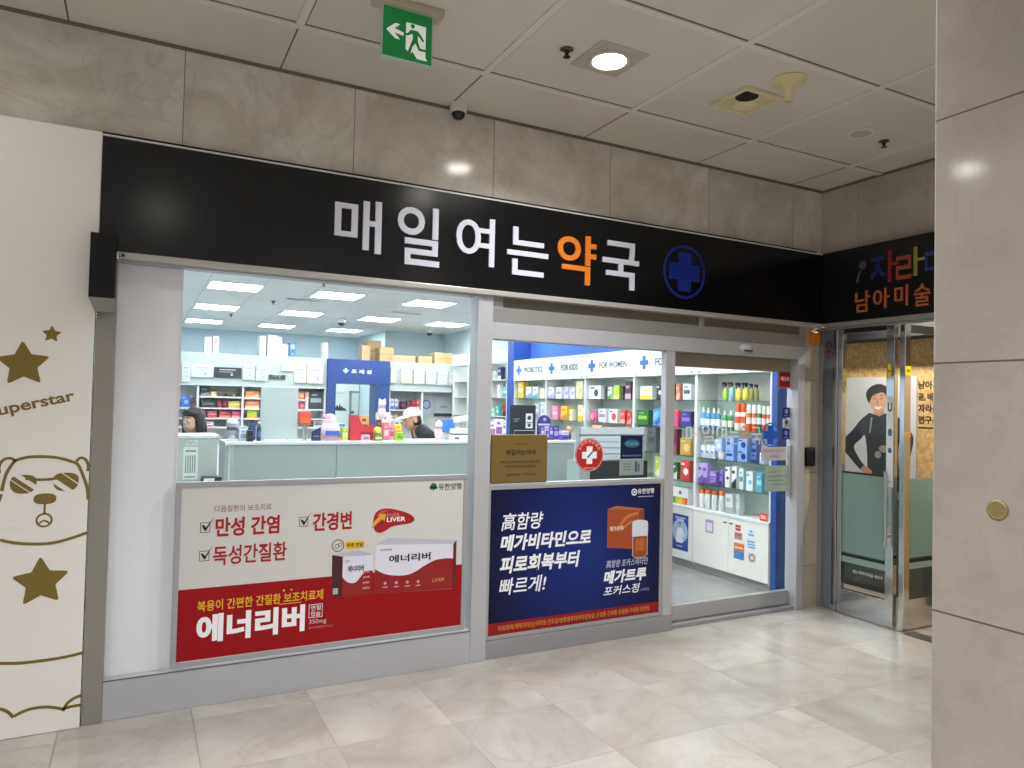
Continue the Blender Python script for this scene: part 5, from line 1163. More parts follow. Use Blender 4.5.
t = thing('card_terminal', 'small white-screened terminal low beside the desk front', 'terminal', (.54, 2.4, .9))
obj('stand', MB().cbox(.50, .66, 2.36, 2.46, 0, .90, .005), mat('8a9690', .5), t)
obj('body', MB().cbox(.50, .66, 2.35, 2.47, .90, .975, .006), mat('2a2c2e', .4), t)
obj('screen', MB().cbox(.515, .60, 2.346, 2.351, .905, .965, .002), mat('eef2f6', .3), t)

# tall grey board standing on the counter
t = thing('counter_screen', 'tall plain grey board standing on the counter', 'screen', (1.23, 3.0, CT))
obj('board', MB().cbox(1.05, 1.40, 2.99, 3.01, CT + .012, 1.765, .004), mat('b4c2c0', .5, vary=.02), t)
obj('foot', MB().cbox(1.08, 1.16, 2.93, 3.07, CT, CT + .014, .003), WHITE, t); obj('foot', MB().cbox(1.31, 1.39, 2.93, 3.07, CT, CT + .014, .003), WHITE, t)

def item_carton(x, w, z, h, c1, c2, label, y=3.0, dp=.1, name='carton', cat='carton', d=True):
    o = obj(name, MB().cbox(x - w / 2, x + w / 2, y - dp / 2, y + dp / 2, z, z + h, .003), mat(c1, .4), None)
    tag(o, label, cat)
    if d:
        P = F(y - dp / 2); obj('print', MB().rect(P, x - w * .38, x + w * .38, z + h * .28, z + h * .62, 0, .001).rect(P, x - w * .3, x + w * .15, z + h * .75, z + h * .85, 0, .001), mat(c2, .4), o)
    return o
# round-topped dispenser
t = thing('cup_dispenser', 'white round-topped dispenser at the end of the counter', 'dispenser', (.80, 3.0, CT))
obj('base', MB().lathe((.80, 3.0, CT), [(.05, 0), (.052, .012), (.03, .02), (.028, .06)], 20), mat('d9dde2', .3), t, smooth=True)
obj('tank', MB().lathe((.80, 3.0, CT + .055), [(.03, 0), (.045, .01), (.047, .09), (.044, .11)], 20), mat('9aa4ac', .25), t, smooth=True)
obj('dome', MB().lathe((.80, 3.0, CT + .163), [(.049, 0), (.049, .012), (.036, .038), (.015, .05), (0, .052)], 20), mat('dfe6ea', .3), t, smooth=True)
obj('band', MB().lathe((.80, 3.0, CT + .10), [(.0485, 0), (.0485, .03)], 20), mat('4a4f58', .4), t)
item_carton(.895, .07, CT, .11, 'dfe6ee', '9ab0cc', 'pale blue leaflet box beside the round-topped dispenser', name='leaflet_box', cat='box')
item_carton(.905, .055, CT, .135, 'c8d4e2', '8a9cc0', 'blue-grey leaflet box behind the pale one', y=3.14, name='leaflet_box', cat='box')
item_carton(.945, .05, CT, .10, '1f2022', '3a3c40', 'small black box in front of the navy bottles', y=2.9, name='box', cat='box')
def bottle(x, y, w, h, c1, c2, label):
    o = obj('bottle', MB().lathe((x, y, CT), [(w * .45, 0), (w * .5, h * .04), (w * .5, h * .66), (w * .2, h * .82), (w * .2, h * .9)], 16), mat(c1, .3), None, smooth=True); tag(o, label, 'bottle')
    obj('cap', MB().lathe((x, y, CT + h * .88), [(w * .24, 0), (w * .24, h * .12), (0, h * .12)], 14), mat(c2, .35), o)
    obj('label_band', MB().lathe((x, y, CT), [(w * .508, h * .2), (w * .508, h * .5)], 16), mat('5a6a98', .4), o)
bottle(.985, 3.06, .07, .2, '2f3c66', '26304f', 'wide navy bottle beside the tall grey board'); bottle(1.035, 2.95, .045, .185, '34416c', 'dfe3ea', 'slim navy bottle against the tall grey board')
t = thing('candy_dispenser', 'orange red box on a silver column on the counter', 'dispenser', (1.49, 3.0, CT))
obj('column', MB().lathe((1.47, 3.0, CT), [(.034, 0), (.034, .008), (.022, .014), (.022, .16)], 18), mat('b9bcbc', .25, .7), t, smooth=True)
obj('box', MB().cbox(1.41, 1.52, 2.95, 3.05, CT + .16, CT + .285, .006), mat('dd5f50', .35), t); obj('orange_front', MB().rect(F(2.95), 1.425, 1.505, CT + .175, CT + .23, 0, .002), mat('e8703a', .4), t)
t = thing('card_stand', 'dark navy slanted card stand on the counter', 'card stand', (1.58, 2.95, CT))
obj('card', MB().prism(F(2.93), [(1.525, CT), (1.612, CT), (1.615, CT + .135), (1.528, CT + .09)], -.02, 0), mat('2a3050', .4), t)
obj('print', MB().rect(F(2.93), 1.545, 1.60, CT + .04, CT + .05, 0, .001), mat('7a86b0', .4), t)
obj('foot', MB().cbox(1.53, 1.61, 2.93, 3.0, CT, CT + .008, .002), mat('202438', .4), t)
# plump pink bag
t = thing('snack_bag', 'plump pink and white bag with blue label on the counter', 'bag', (1.72, 2.98, CT))
bm_ = MB().ball((1.72, 2.98, CT + .10), (.10, .05, .10), 0, 18, 12); bm_.ball((1.715, 2.98, CT + .2), (.065, .035, .07), 0, 16, 10)
obj('bag', bm_, mat('e6d4e0', .35, vary=.08, scale=30), t, smooth=True)
obj('pink_crown', MB().ball((1.705, 2.985, CT + .225), (.058, .038, .045), 0, 14, 8), mat('e8a2bc', .4), t, smooth=True)
obj('blue_label', MB().cbox(1.66, 1.80, 2.925, 2.94, CT + .05, CT + .10, .004), mat('4468c0', .35), t)
obj('tray', MB().cbox(1.62, 1.82, 2.92, 3.04, CT, CT + .03, .004), mat('b88a94', .4), t)
item_carton(1.862, .055, CT, .13, 'b6c84a', 'e2e8a0', 'small yellow green carton beside the pink bag')
item_carton(1.858, .06, CT, .165, '6a98c8', 'a8c8e0', 'blue-topped slim carton behind the yellow green one', y=3.12)
# red display stand with a scooped side
t = thing('display_stand', 'red card display stand with a scooped top edge', 'display stand', (2.02, 2.98, CT))
P = F(2.95)
out = [(1.915, CT), (2.16, CT), (2.16, CT + .165), (2.135, CT + .145), (2.08, CT + .135), (2.035, CT + .16), (2.01, CT + .215), (2.0, CT + .255), (1.915, CT + .262)]
obj('front_card', MB().prism(P, out, -.004, 0), mat('cf3a44', .4), t); obj('back_card', MB().prism(F(3.03), [(u, v + .0) for u, v in out], -.004, 0), mat('c23440', .4), t)
obj('floor_card', MB().box(1.917, 2.158, 2.955, 3.03, CT, CT + .006), mat('b02c38', .4), t); obj('side_card', MB().box(1.915, 1.921, 2.953, 3.03, CT, CT + .255), mat('b93340', .4), t)
obj('pocket_window', MB().rect(P, 2.02, 2.15, CT + .02, CT + .085, 0, .0015), mat('9a2a38', .45), t)
obj('knob', MB().ball((1.94, 2.985, CT + .285), .018, 0, 12, 8), mat('5a5a62', .4), t, smooth=True)
item_carton(2.10, .09, CT, .255, 'dfb878', '7a5a3a', 'tan and brown packet behind the red display stand', y=3.12, dp=.05, name='packet', cat='packet')
item_carton(2.055, .075, CT, .06, 'd8c8d4', 'a06a80', 'low pale pink box in front of the red display stand', y=2.9, dp=.06)
item_carton(2.195, .085, CT, .06, '6f7a50', 'c8d080', 'low dark green box under the lime packet', y=2.95)
t = thing('packet', 'lime round packet standing on the low green box', 'packet', (2.195, 2.95, CT + .06)); obj('bag', MB().ball((2.195, 2.95, CT + .1), (.045, .03, .042), 0, 14, 8), mat('b9cf3a', .4), t, smooth=True); obj('label', MB().disc(F(2.92), 2.195, CT + .1, .02, -.002, .003), mat('e2ea9a', .4), t)
def charm(x, z, label, body, head, trim):
    t = thing('plush_toy', label, 'plush toy', (x, 3.0, z))
    obj('body', MB().ball((x, 3.0, z + .075), (.045, .035, .078), 0, 14, 10), mat(body, .7), t, smooth=True)
    obj('head', MB().ball((x, 2.99, z + .17), (.042, .036, .04), 0, 14, 10), mat(head, .7), t, smooth=True)
    obj('ear', MB().ball((x - .028, 2.995, z + .208), (.013, .01, .018), 0, 10, 6), mat(trim, .7), t, smooth=True); obj('ear', MB().ball((x + .028, 2.995, z + .208), (.013, .01, .018), 0, 10, 6), mat(trim, .7), t, smooth=True)
    obj('scarf', MB().lathe((x, 3.0, z + .13), [(.036, 0), (.04, .01), (.034, .02)], 14), mat(trim, .6), t)
item_carton(2.295, .06, CT, .17, 'd87a92', 'f0c4d0', 'tall pink carton among the counter packs', dp=.06); item_carton(2.355, .055, CT, .15, 'e4a0b4', 'c05a78', 'paler pink carton next to the tall pink one', dp=.06)
item_carton(2.255, .05, CT, .21, '7a4a58', 'b08090', 'dark plum carton behind the pink ones', y=3.12, dp=.05); item_carton(2.33, .15, CT, .285, 'f0e2dc', 'c86a5a', 'white carton with red spots behind the pink ones', y=3.2, dp=.06)
charm(2.25, CT + .21, 'small white plush toy with pale scarf above the pink cartons', 'e8dce4', 'ece6ee', 'd8b8c8')
bpy.data.objects[-1] if False else None
item_carton(2.41, .08, CT, .085, 'a8cf3c', '5f9a3a', 'lime green carton at the front of the counter', y=2.9, dp=.06); item_carton(2.43, .075, CT, .165, 'ecd24a', 'd8932e', 'yellow carton behind the lime green one', y=3.02, dp=.06)
item_carton(2.46, .06, CT, .215, 'c8c2d0', '6a5a80', 'greyish lilac carton behind the yellow one', y=3.14, dp=.05)
charm(2.885, CT, 'white and pink plush toy standing near the blue screen', 'e8c8d0', 'efe6d2', 'c87a86')
t = thing('monitor', 'small blue screen on the counter', 'monitor', (3.02, 3.06, CT))
obj('screen', MB().cbox(2.945, 3.095, 3.045, 3.06, CT + .085, CT + .215, .004), mat('3f6fd8', .3, emit=.5), t); obj('bezel', MB().cbox(2.94, 3.10, 3.052, 3.075, CT + .08, CT + .22, .004), mat('2f3a58', .4), t); obj('stand', MB().cbox(2.99, 3.05, 3.06, 3.08, CT, CT + .09, .003).cbox(2.96, 3.08, 3.02, 3.12, CT, CT + .01, .003), mat('c9ced2', .4), t)
t = thing('receipt_printer', 'white till machine with a dark slot on the counter', 'printer', (3.1, 2.92, CT))
obj('lower_case', MB().cbox(3.0, 3.205, 2.86, 2.99, CT, CT + .06, .005), mat('dde2e2', .35), t); obj('upper_case', MB().cbox(3.01, 3.19, 2.87, 2.99, CT + .072, CT + .125, .005), mat('e6eaea', .35), t); obj('dark_slot', MB().box(3.012, 3.188, 2.874, 2.985, CT + .058, CT + .074), mat('2c3032', .4), t); obj('label', MB().rect(F(2.86), 3.02, 3.07, CT + .015, CT + .035, 0, .001), mat('5a6a5c', .4), t)
t = thing('card_sign', 'white leaning card sign above the till machine', 'sign', (3.16, 3.05, CT))
obj('card', MB().prism(F(3.03), [(3.075, CT + .18), (3.24, CT + .21), (3.25, CT + .28), (3.07, CT + .245)], -.008, 0), mat('dfeae2', .45), t); obj('pole', MB().tube([(3.16, 3.036, CT), (3.16, 3.036, CT + .2)], .005, 8), mat('aab0b0', .3, .5), t); obj('foot', MB().lathe((3.16, 3.036, CT), [(.04, 0), (.04, .006), (0, .008)], 16), mat('aab0b0', .3, .5), t)
item_carton(3.30, .06, CT, .12, 'e0cfd4', 'b84a58', 'white carton with a red band right of the till machine', dp=.06)

# goods on the counter seen through the door leaf
t = thing('display_board', 'black display board with white picture strip on the counter', 'display', (3.92, 3.0, CT))
obj('board', MB().cbox(3.76, 4.085, 3.0, 3.03, CT + .045, 1.64, .004), mat('23272b', .4), t)
P = F(3.0); obj('picture_strip', MB().rect(P, 3.955, 4.045, CT + .13, CT + .30, 0, .0015), mat('d9dde0', .4), t); obj('picture', MB().disc(P, 4.0, CT + .25, .025, .0015, .0022).rect(P, 3.965, 4.035, CT + .19, CT + .20, .0015, .0022).disc(P, 4.0, CT + .165, .02, .0015, .0022), mat('3a4046', .4), t)
obj('text_rule', MB().rect(P, 3.80, 3.87, CT + .23, CT + .24, 0, .001).rect(P, 3.80, 3.85, CT + .205, CT + .215, 0, .001), mat('8a9298', .4), t); obj('frame_strip', MB().ribbon(P, [(3.81, CT + .055), (4.07, CT + .055), (4.07, CT + .105), (3.81, CT + .105)], .006, 0, .0015, True), mat('c8cdd2', .4), t)
obj('foot', MB().cbox(3.78, 4.07, 2.93, 3.1, CT, CT + .048, .004), mat('1b1e21', .4), t)
t = thing('display_stand', 'purple arched display with upright cartons on the counter', 'display stand', (4.19, 3.02, CT))
P = F(2.99); pts = [(4.105, CT), (4.285, CT), (4.285, CT + .19)] + [(4.195 + .09 * math.cos(a), CT + .19 + .095 * math.sin(a)) for a in [PI * i / 12 for i in range(1, 12)]] + [(4.105, CT + .19)]
obj('back_card', MB().prism(P, pts, -.01, 0), mat('4a3a86', .4), t); obj('emblem', MB().disc(P, 4.2, CT + .235, .02, 0, .0015), mat('b8aee0', .4), t); obj('white_band', MB().rect(P, 4.115, 4.275, CT + .165, CT + .185, 0, .0015), mat('d8d2ea', .4), t); obj('tray', MB().cbox(4.105, 4.285, 2.90, 2.99, CT, CT + .03, .003), mat('56458f', .4), t)
for i in range(3): item_carton(4.135 + i * .058, .05, CT + .0305, .125, ['5a4a98', 'cfc8e4', '5f4e9e'][i], ['c9c2e6', '5a4a98', 'c9c2e6'][i], '%s upright carton in the purple arched display' % ['first violet', 'white', 'second violet'][i], y=2.945, dp=.05)
item_carton(4.335, .075, CT, .165, '4f4092', 'b0a6da', 'purple carton beside the arched display'); item_carton(4.42, .10, CT, .06, '6a5aa8', '3f327a', 'low purple carton at the end of the counter', y=2.93); item_carton(4.425, .08, CT + .0605, .045, 'ece8f2', '9a8fc8', 'white carton on the low purple one', y=2.93)
item_carton(3.52, .09, CT, .2, 'efe8ee', 'a878a8', 'white and mauve carton left of the black display board', dp=.06); item_carton(3.63, .10, CT, .23, 'e8e2ea', '8a5a94', 'taller mauve print carton left of the black display board', y=3.06, dp=.06); item_carton(3.44, .05, CT, .17, 'd8d86a', 'f0f0c8', 'yellow green carton left of the mauve ones', dp=.06)
# low display rack between counter and door
t = thing('display_rack', 'low rack with grey slatted front above a black cabinet', 'rack', (4.35, 1.9, 0))
obj('cabinet', MB().cbox(4.09, 4.80, 1.84, 2.15, 0, 1.085, .004), mat('1d2422', .45), t)
m = MB().box(3.955, 4.75, 1.875, 1.89, 1.09, 1.425)
obj('back_board', m, mat('c3cfd2', .4), t); obj('header', MB().cbox(3.95, 4.755, 1.85, 1.875, 1.36, 1.432, .003), mat('c6d0d2', .35), t)
for k in range(4): obj('slat', MB().cbox(3.955, 4.75, 1.855, 1.876, 1.10 + k * .063, 1.10 + k * .063 + .055, .002), mat('cad6da', .35), t)
obj('side_post', MB().cbox(3.94, 3.957, 1.85, 1.9, 1.05, 1.43, .002).cbox(4.75, 4.767, 1.85, 1.9, 1.05, 1.43, .002), mat('9aa4a8', .35, .3), t)
obj('plinth', MB().box(3.96, 4.09, 1.86, 2.1, 0, 1.09), mat('9fb0ac', .45), t)
t = thing('figurine', 'small peach and black figure standing on the end of the counter', 'figurine', (4.51, 2.96, CT))
obj('body', MB().lathe((4.51, 2.96, CT), [(.025, 0), (.03, .02), (.028, .06), (.016, .085)], 14), mat('3a3c3a', .5), t, smooth=True); obj('head', MB().ball((4.51, 2.96, CT + .12), (.032, .03, .038), 0, 14, 10), mat('d9a878', .5), t, smooth=True); obj('raised_arm', MB().tube([(4.525, 2.96, CT + .06), (4.545, 2.955, CT + .11), (4.55, 2.95, CT + .165)], [.01, .009, .008], 8), mat('d9a878', .5), t, smooth=True)

# ------------------------------------------------------------------ people behind the counter
def fuse(name, mb_list, voxel, mat_, parent=None, iters=6, loc=None):
    """blend overlapping rounded volumes into one continuous surface"""
    mb = MB()
    for q in mb_list: mb.add(q.v, q.f)
    me = bpy.data.meshes.new('tmp'); me.from_pydata([tuple(v) for v in mb.v], [], mb.f)
    o = bpy.data.objects.new('tmp', me); C.objects.link(o)
    r = o.modifiers.new('r', 'REMESH'); r.mode = 'VOXEL'; r.voxel_size = voxel
    s = o.modifiers.new('s', 'SMOOTH'); s.factor = .5; s.iterations = iters
    dg = bpy.context.evaluated_depsgraph_get(); m2 = bpy.data.meshes.new_from_object(o.evaluated_get(dg))
    out = MB().add([v.co.copy() for v in m2.vertices], [list(p.vertices) for p in m2.polygons])
    bpy.data.objects.remove(o); bpy.data.meshes.remove(me); bpy.data.meshes.remove(m2)
    return obj(name, out, mat_, parent, smooth=True, loc=loc)
def limb(pts, rs, n=14):
    m = MB().tube(pts, rs, n)
    for p, r in zip(pts, rs): m.ball(p, r, 0, n, 8)
    return m
def rotz(v, a, c): x, y = v[0] - c[0], v[1] - c[1]; return (c[0] + x * math.cos(a) - y * math.sin(a), c[1] + x * math.sin(a) + y * math.cos(a), v[2])
def hand_bits(wrist, fwd, up, side):
    w_ = Vector(wrist); f_ = Vector(fwd).normalized(); u_ = Vector(up).normalized(); s_ = f_.cross(u_).normalized() * side; L = []
    L.append(limb([w_, w_ + f_ * .045, w_ + f_ * .085], [.026, .036, .034]))
    for i, ln in enumerate([.068, .078, .072, .056]):
        b_ = w_ + f_ * .09 + s_ * (.026 - .0175 * i); L.append(limb([b_, b_ + f_ * ln * .5 - u_ * .004, b_ + f_ * ln - u_ * .02], [.0095, .0088, .0075], 8))
    b_ = w_ + f_ * .03 + s_ * .03; L.append(limb([b_, b_ + f_ * .03 + s_ * .022, b_ + f_ * .06 + s_ * .026], [.012, .0105, .009], 8))
    return L
def person(label, base_, face_dir, head_c, neck, chest, pelvis, shoulders, elbows, wrists, hands_f, skin, knees, ankles):
    """one continuous body; returns (root, function for head-space points)"""
    hx = Vector(face_dir).normalized(); hz = Vector((0, 0, 1)); tilt = (hx * -hx.z); hz = (hz - hx * hx.z).normalized(); hy = hz.cross(hx)
    hc = Vector(head_c)
    H = lambda a, b, c: hc + hx * a + hy * b + hz * c
    L = []
    def ell(c, r, n=18, k=12):
        m = MB().ball((0, 0, 0), r, 0, n, k); m.v = [Vector(c) + hx * v.x + hy * v.y + hz * v.z for v in m.v]; return m
    L += [ell(H(-.012, 0, .025), (.098, .078, .098)), ell(H(.03, 0, -.045), (.066, .06, .078)), ell(H(.052, 0, -.092), (.032, .034, .026)), ell(H(.07, 0, .0), (.03, .05, .03))]
    L += [limb([H(.088, 0, .018), H(.108, 0, -.018)], [.010, .015], 10), ell(H(.085, 0, -.06), (.016, .026, .012)), ell(H(.0, .08, -.015), (.024, .012, .036)), ell(H(.0, -.08, -.015), (.024, .012, .036))]
    L += [limb([H(-.02, 0, -.06), Vector(neck)], [.056, .06])]
    L += [limb([Vector(neck), Vector(chest), (Vector(chest) + Vector(pelvis)) / 2, Vector(pelvis)], [.075, .135, .128, .145])]
    for s in (0, 1):
        L += [limb([Vector(neck) * .6 + Vector(shoulders[s]) * .4 - Vector((0, 0, .02)), Vector(shoulders[s])], [.07, .062]), limb([Vector(shoulders[s]), Vector(elbows[s]), Vector(wrists[s])], [.058, .044, .029])]
        L += hand_bits(wrists[s], hands_f[s], (0, 0, 1), 1 if s == 0 else -1)
        hip = Vector(pelvis) + (Vector(shoulders[s]) - Vector(neck)).normalized() * .09 - Vector((0, 0, .05))
        L += [limb([hip, Vector(knees[s]), Vector(ankles[s])], [.092, .062, .042]), limb([Vector(ankles[s]) - Vector((0, 0, .03)), Vector(ankles[s]) + hx * .14 - Vector((0, 0, .055))], [.042, .032])]
    o = fuse('person', L, .0075, mat(skin, .5, vary=.03, scale=30), loc=base_)
    for s in (1, -1):
        e = obj('eye', ell(H(.083, .031 * s, .006), (.012, .014, .009), 12, 8), mat('e9e4de', .25), o, smooth=True); obj('iris', ell(H(.0925, .031 * s, .006), (.004, .007, .007), 10, 6), mat('1a1412', .2), e, smooth=True)
        obj('eyebrow', limb([H(.088, .014 * s, .03), H(.092, .032 * s, .036), H(.08, .052 * s, .03)], [.003, .004, .003], 8), mat('241c18', .6), o, smooth=True)
    obj('mouth', limb([H(.092, .022, -.062), H(.1015, 0, -.061), H(.092, -.022, -.062)], [.003, .005, .003], 8), mat('a8605a', .5), o, smooth=True)
    return o, H, ell
# man in a white cap, leaning over the till behind the counter, facing left
o, Hm, ellm = person('m', (3.1, 3.75, 0), (-1, -.25, -.12), (2.80, 3.62, 1.452), (2.90, 3.66, 1.335), (3.0, 3.70, 1.19), (3.16, 3.76, .92), [(2.94, 3.47, 1.275), (2.97, 3.88, 1.28)], [(2.86, 3.44, 1.06), (2.88, 3.93, 1.06)], [(2.68, 3.44, 1.03), (2.68, 3.86, 1.03)], [(-1, .1, -.05), (-1, -.1, -.05)], 'c9997c', [(3.10, 3.62, .5), (3.12, 3.88, .5)], [(3.16, 3.62, .085), (3.16, 3.9, .085)])
tag(o, 'person in a white cap and black top leaning over the counter', 'person')
NK, CH, PV = Vector((2.90, 3.66, 1.335)), Vector((3.0, 3.70, 1.19)), Vector((3.16, 3.76, .92))
cl = [limb([NK + Vector((.02, .01, -.01)), CH, (CH + PV) / 2, PV], [.082, .155, .150, .165])]
for sh, el, wr in (((2.94, 3.47, 1.275), (2.86, 3.44, 1.06), (2.68, 3.44, 1.03)), ((2.97, 3.88, 1.28), (2.88, 3.93, 1.06), (2.68, 3.86, 1.03))):
    w2 = Vector(el) + (Vector(wr) - Vector(el)) * .86; cl += [limb([NK * .6 + Vector(sh) * .4, Vector(sh)], [.085, .078]), limb([Vector(sh), Vector(el), w2], [.074, .060, .046])]
fuse('black_top', cl, .011, mat('20242c', .7), o)
lg = []
for s, (k_, a_) in enumerate((((3.10, 3.62, .5), (3.16, 3.62, .085)), ((3.12, 3.88, .5), (3.16, 3.9, .085)))):
    lg += [limb([PV + Vector((0, (-.09, .09)[s], -.03)), Vector(k_), Vector(a_) + Vector((0, 0, .02))], [.118, .08, .062])]
lg += [limb([PV, PV + Vector((0, 0, -.04))], [.155, .14])]
fuse('trousers', lg, .012, mat('2c3038', .7), o)
hr = fuse('hair', [ellm(Hm(-.03, 0, -.01), (.088, .085, .085)), ellm(Hm(-.075, 0, -.04), (.045, .066, .045))], .008, mat('1d1917', .6), o, 3)
cap = MB(); cr = ellm(Hm(-.012, 0, .048), (.112, .095, .088), 24, 14)
cr.v = [v if (v - Hm(-.012, 0, .048)).dot(Hm(0, 0, 1) - Hm(0, 0, 0)) > -.012 else v + (Hm(0, 0, 1) - Hm(0, 0, 0)) * (-.012 - (v - Hm(-.012, 0, .048)).dot(Hm(0, 0, 1) - Hm(0, 0, 0))) for v in cr.v]
cp = obj('white_cap', cr, mat('d3d7d4', .6), o, smooth=True)
br = MB(); top_, bot_ = [], []
for i in range(13):
    a = -PI / 2 + PI * i / 12; top_.append(Hm(.08 + .125 * math.cos(a), .078 * math.sin(a), .040 - .022 * math.cos(a))); bot_.append(top_[-1] - (Hm(0, 0, .006) - Hm(0, 0, 0)))
br.add(top_ + bot_, [tuple(range(13)), tuple(range(25, 12, -1))] + [(i, i + 1, 14 + i, 13 + i) for i in range(12)] + [(12, 0, 13, 25)])
obj('brim', br, mat('e4e8e4', .6), cp); obj('button', ellm(Hm(-.012, 0, .137), (.01, .01, .006), 10, 6), mat('e4e8e4', .6), cp, smooth=True)
# woman with long dark hair behind the desk, looking left
o, Hw, ellw = person('w', (0.5, 3.62, 0), (-.70, -.71, -.04), (0.485, 3.55, 1.415), (0.52, 3.58, 1.285), (0.535, 3.61, 1.13), (0.54, 3.63, .83), [(0.45, 3.735, 1.225), (0.61, 3.45, 1.225)], [(0.39, 3.80, 1.0), (0.59, 3.36, 1.0)], [(0.23, 3.62, .98), (0.4, 3.28, 1.0)], [(-.8, -.6, 0), (-.9, .1, 0)], 'd3a98f', [(0.48, 3.72, .44), (0.56, 3.54, .44)], [(0.5, 3.72, .085), (0.59, 3.53, .085)])
tag(o, 'person with long dark hair and dark top behind the desk', 'person')
NK, CH, PV = Vector((0.52, 3.58, 1.285)), Vector((0.535, 3.61, 1.13)), Vector((0.54, 3.63, .83))
cl = [limb([NK + Vector((0, 0, -.02)), CH, (CH + PV) / 2, PV], [.07, .145, .138, .158])]
for sh, el, wr in (((0.45, 3.735, 1.225), (0.39, 3.80, 1.0), (0.23, 3.62, .98)), ((0.61, 3.45, 1.225), (0.59, 3.36, 1.0), (0.4, 3.28, 1.0))):
    w2 = Vector(el) + (Vector(wr) - Vector(el)) * .86; cl += [limb([NK * .6 + Vector(sh) * .4 - Vector((0, 0, .02)), Vector(sh)], [.078, .072]), limb([Vector(sh), Vector(el), w2], [.068, .055, .043])]
fuse('dark_top', cl, .011, mat('2a2c34', .7), o)
fuse('trousers', [limb([PV + Vector((-.04, .08, -.03)), Vector((0.48, 3.72, .44)), Vector((0.5, 3.72, .1))], [.11, .075, .058]), limb([PV + Vector((.04, -.08, -.03)), Vector((0.56, 3.54, .44)), Vector((0.59, 3.53, .1))], [.11, .075, .058]), limb([PV, PV - Vector((0, 0, .05))], [.15, .14])], .012, mat('33363e', .7), o)
hair = [ellw(Hw(-.032, 0, .04), (.102, .1, .098)), ellw(Hw(-.065, .0, -.09), (.075, .112, .16)), ellw(Hw(-.015, .085, -.06), (.05, .034, .15)), ellw(Hw(-.015, -.085, -.06), (.05, .034, .15)), ellw(Hw(.026, 0, .072), (.072, .083, .042))]
fuse('long_hair', hair, .009, mat('191615', .5), o, 4)

# ------------------------------------------------------------------ the side shop behind its glass doors
SHOPX = 6.4
OSB = mottled('pressed_board', 'a88454', 'd2b27c', 34, .6, (1, 1, .9), 5)
struct('wall_side', MB().box(SHOPX, SHOPX + .1, -4, 1.4, 0, 2.75), OSB)
struct('wall_back', MB().box(5.43, SHOPX, 1.25, 1.35, 0, 2.75), mat('b8b4ac', .6))
struct('ceiling', MB().box(5.2, SHOPX + .1, -4, 1.35, 2.7, 2.8), mat('2a2b2d', .7))
struct('trim_30', MB().box(6.1, SHOPX, -4, 1.25, 2.34, 2.7), mat('17181a', .6))
struct('floor', MB().box(5.185, SHOPX + .1, -6, 1.35, -.01, .002), slabs('side_shop_floor', 'b9b0a2', 'a89f92', '958b7e', [('X', .6, 0, .004), ('Y', .6, 0, .004)], rough=.2, vein_amt=.1))
t = thing('threshold_strip', 'dark grey strip in the floor at the side shop entrance', 'threshold', (5.2, -1.5, 0)); obj('strip', MB().cbox(5.13, 5.26, -3.2, -.80, -.004, .0035, .001), mat('4c4a4c', .5), t)
obj('edge', MB().box(5.255, 5.262, -3.2, -.80, -.002, .0045), mat('8a8884', .35, .7), t)
P = W(SHOPX)
t = thing('printed_standee_poster', 'large pale wall poster of a smiling person in a dark wetsuit', 'poster', (6.39, -.3, .9))
obj('board', MB().rect(P, -.78, .075, .90, 1.995, .0005, .012), mat('c2c4c8', .5, vary=.03), t)
PD = 'printed'
def fig(nm, pts, h, d, par, curve=True): return obj(nm, MB().prism(P, smooth_line(pts + [pts[0]])[:-1] if curve else pts, d, d + .0012), mat(h, .5, vary=.04, scale=12), par)
suit = fig('printed_wetsuit', [(-.405, 1.645), (-.50, 1.575), (-.60, 1.46), (-.735, 1.33), (-.70, 1.27), (-.60, 1.17), (-.49, 1.075), (-.455, 1.12), (-.50, 1.17), (-.575, 1.30), (-.50, 1.38), (-.455, 1.42), (-.43, 1.28), (-.42, 1.06), (-.40, .90), (-.10, .90), (-.09, 1.06), (-.10, 1.28), (-.08, 1.40), (-.055, 1.30), (-.09, 1.18), (-.05, 1.12), (-.01, 1.16), (.05, 1.40), (0, 1.50), (-.09, 1.60), (-.20, 1.65), (-.30, 1.62)], '23282e', .012, t)
fig('printed_neck', [(-.36, 1.64), (-.355, 1.72), (-.25, 1.72), (-.245, 1.64), (-.30, 1.61)], 'b98a72', .0125, t, False)
fc = fig('printed_face', [(-.31 + .092 * math.cos(a), 1.775 + (.125 if math.sin(a) < 0 else .09) * math.sin(a)) for a in [2 * PI * i / 20 for i in range(20)]], 'c79a80', .0135, t)
fig('printed_hair', [(-.405, 1.735), (-.435, 1.79), (-.44, 1.845), (-.40, 1.895), (-.33, 1.925), (-.26, 1.918), (-.205, 1.875), (-.195, 1.80), (-.21, 1.755), (-.225, 1.80), (-.26, 1.845), (-.32, 1.835), (-.37, 1.815), (-.392, 1.775)], '2a2624', .0145, t)
obj('printed_features', MB().disc(P, -.35, 1.785, .012, .0147, .0155, rv=.006).disc(P, -.275, 1.785, .012, .0147, .0155, rv=.006).ribbon(P, smooth_line([(-.318, 1.775), (-.325, 1.735), (-.308, 1.728)]), .006, .0147, .0155).ribbon(P, [(-.37, 1.81), (-.335, 1.815)], .007, .0147, .0155).ribbon(P, [(-.29, 1.815), (-.255, 1.81)], .007, .0147, .0155), mat('5a3c30', .5), fc)
obj('printed_smile', MB().prism(P, smooth_line([(-.352, 1.708), (-.312, 1.702), (-.272, 1.708), (-.285, 1.688), (-.312, 1.68), (-.34, 1.688), (-.352, 1.708)])[:-1], .0147, .0155), mat('e8e2dc', .5), fc)
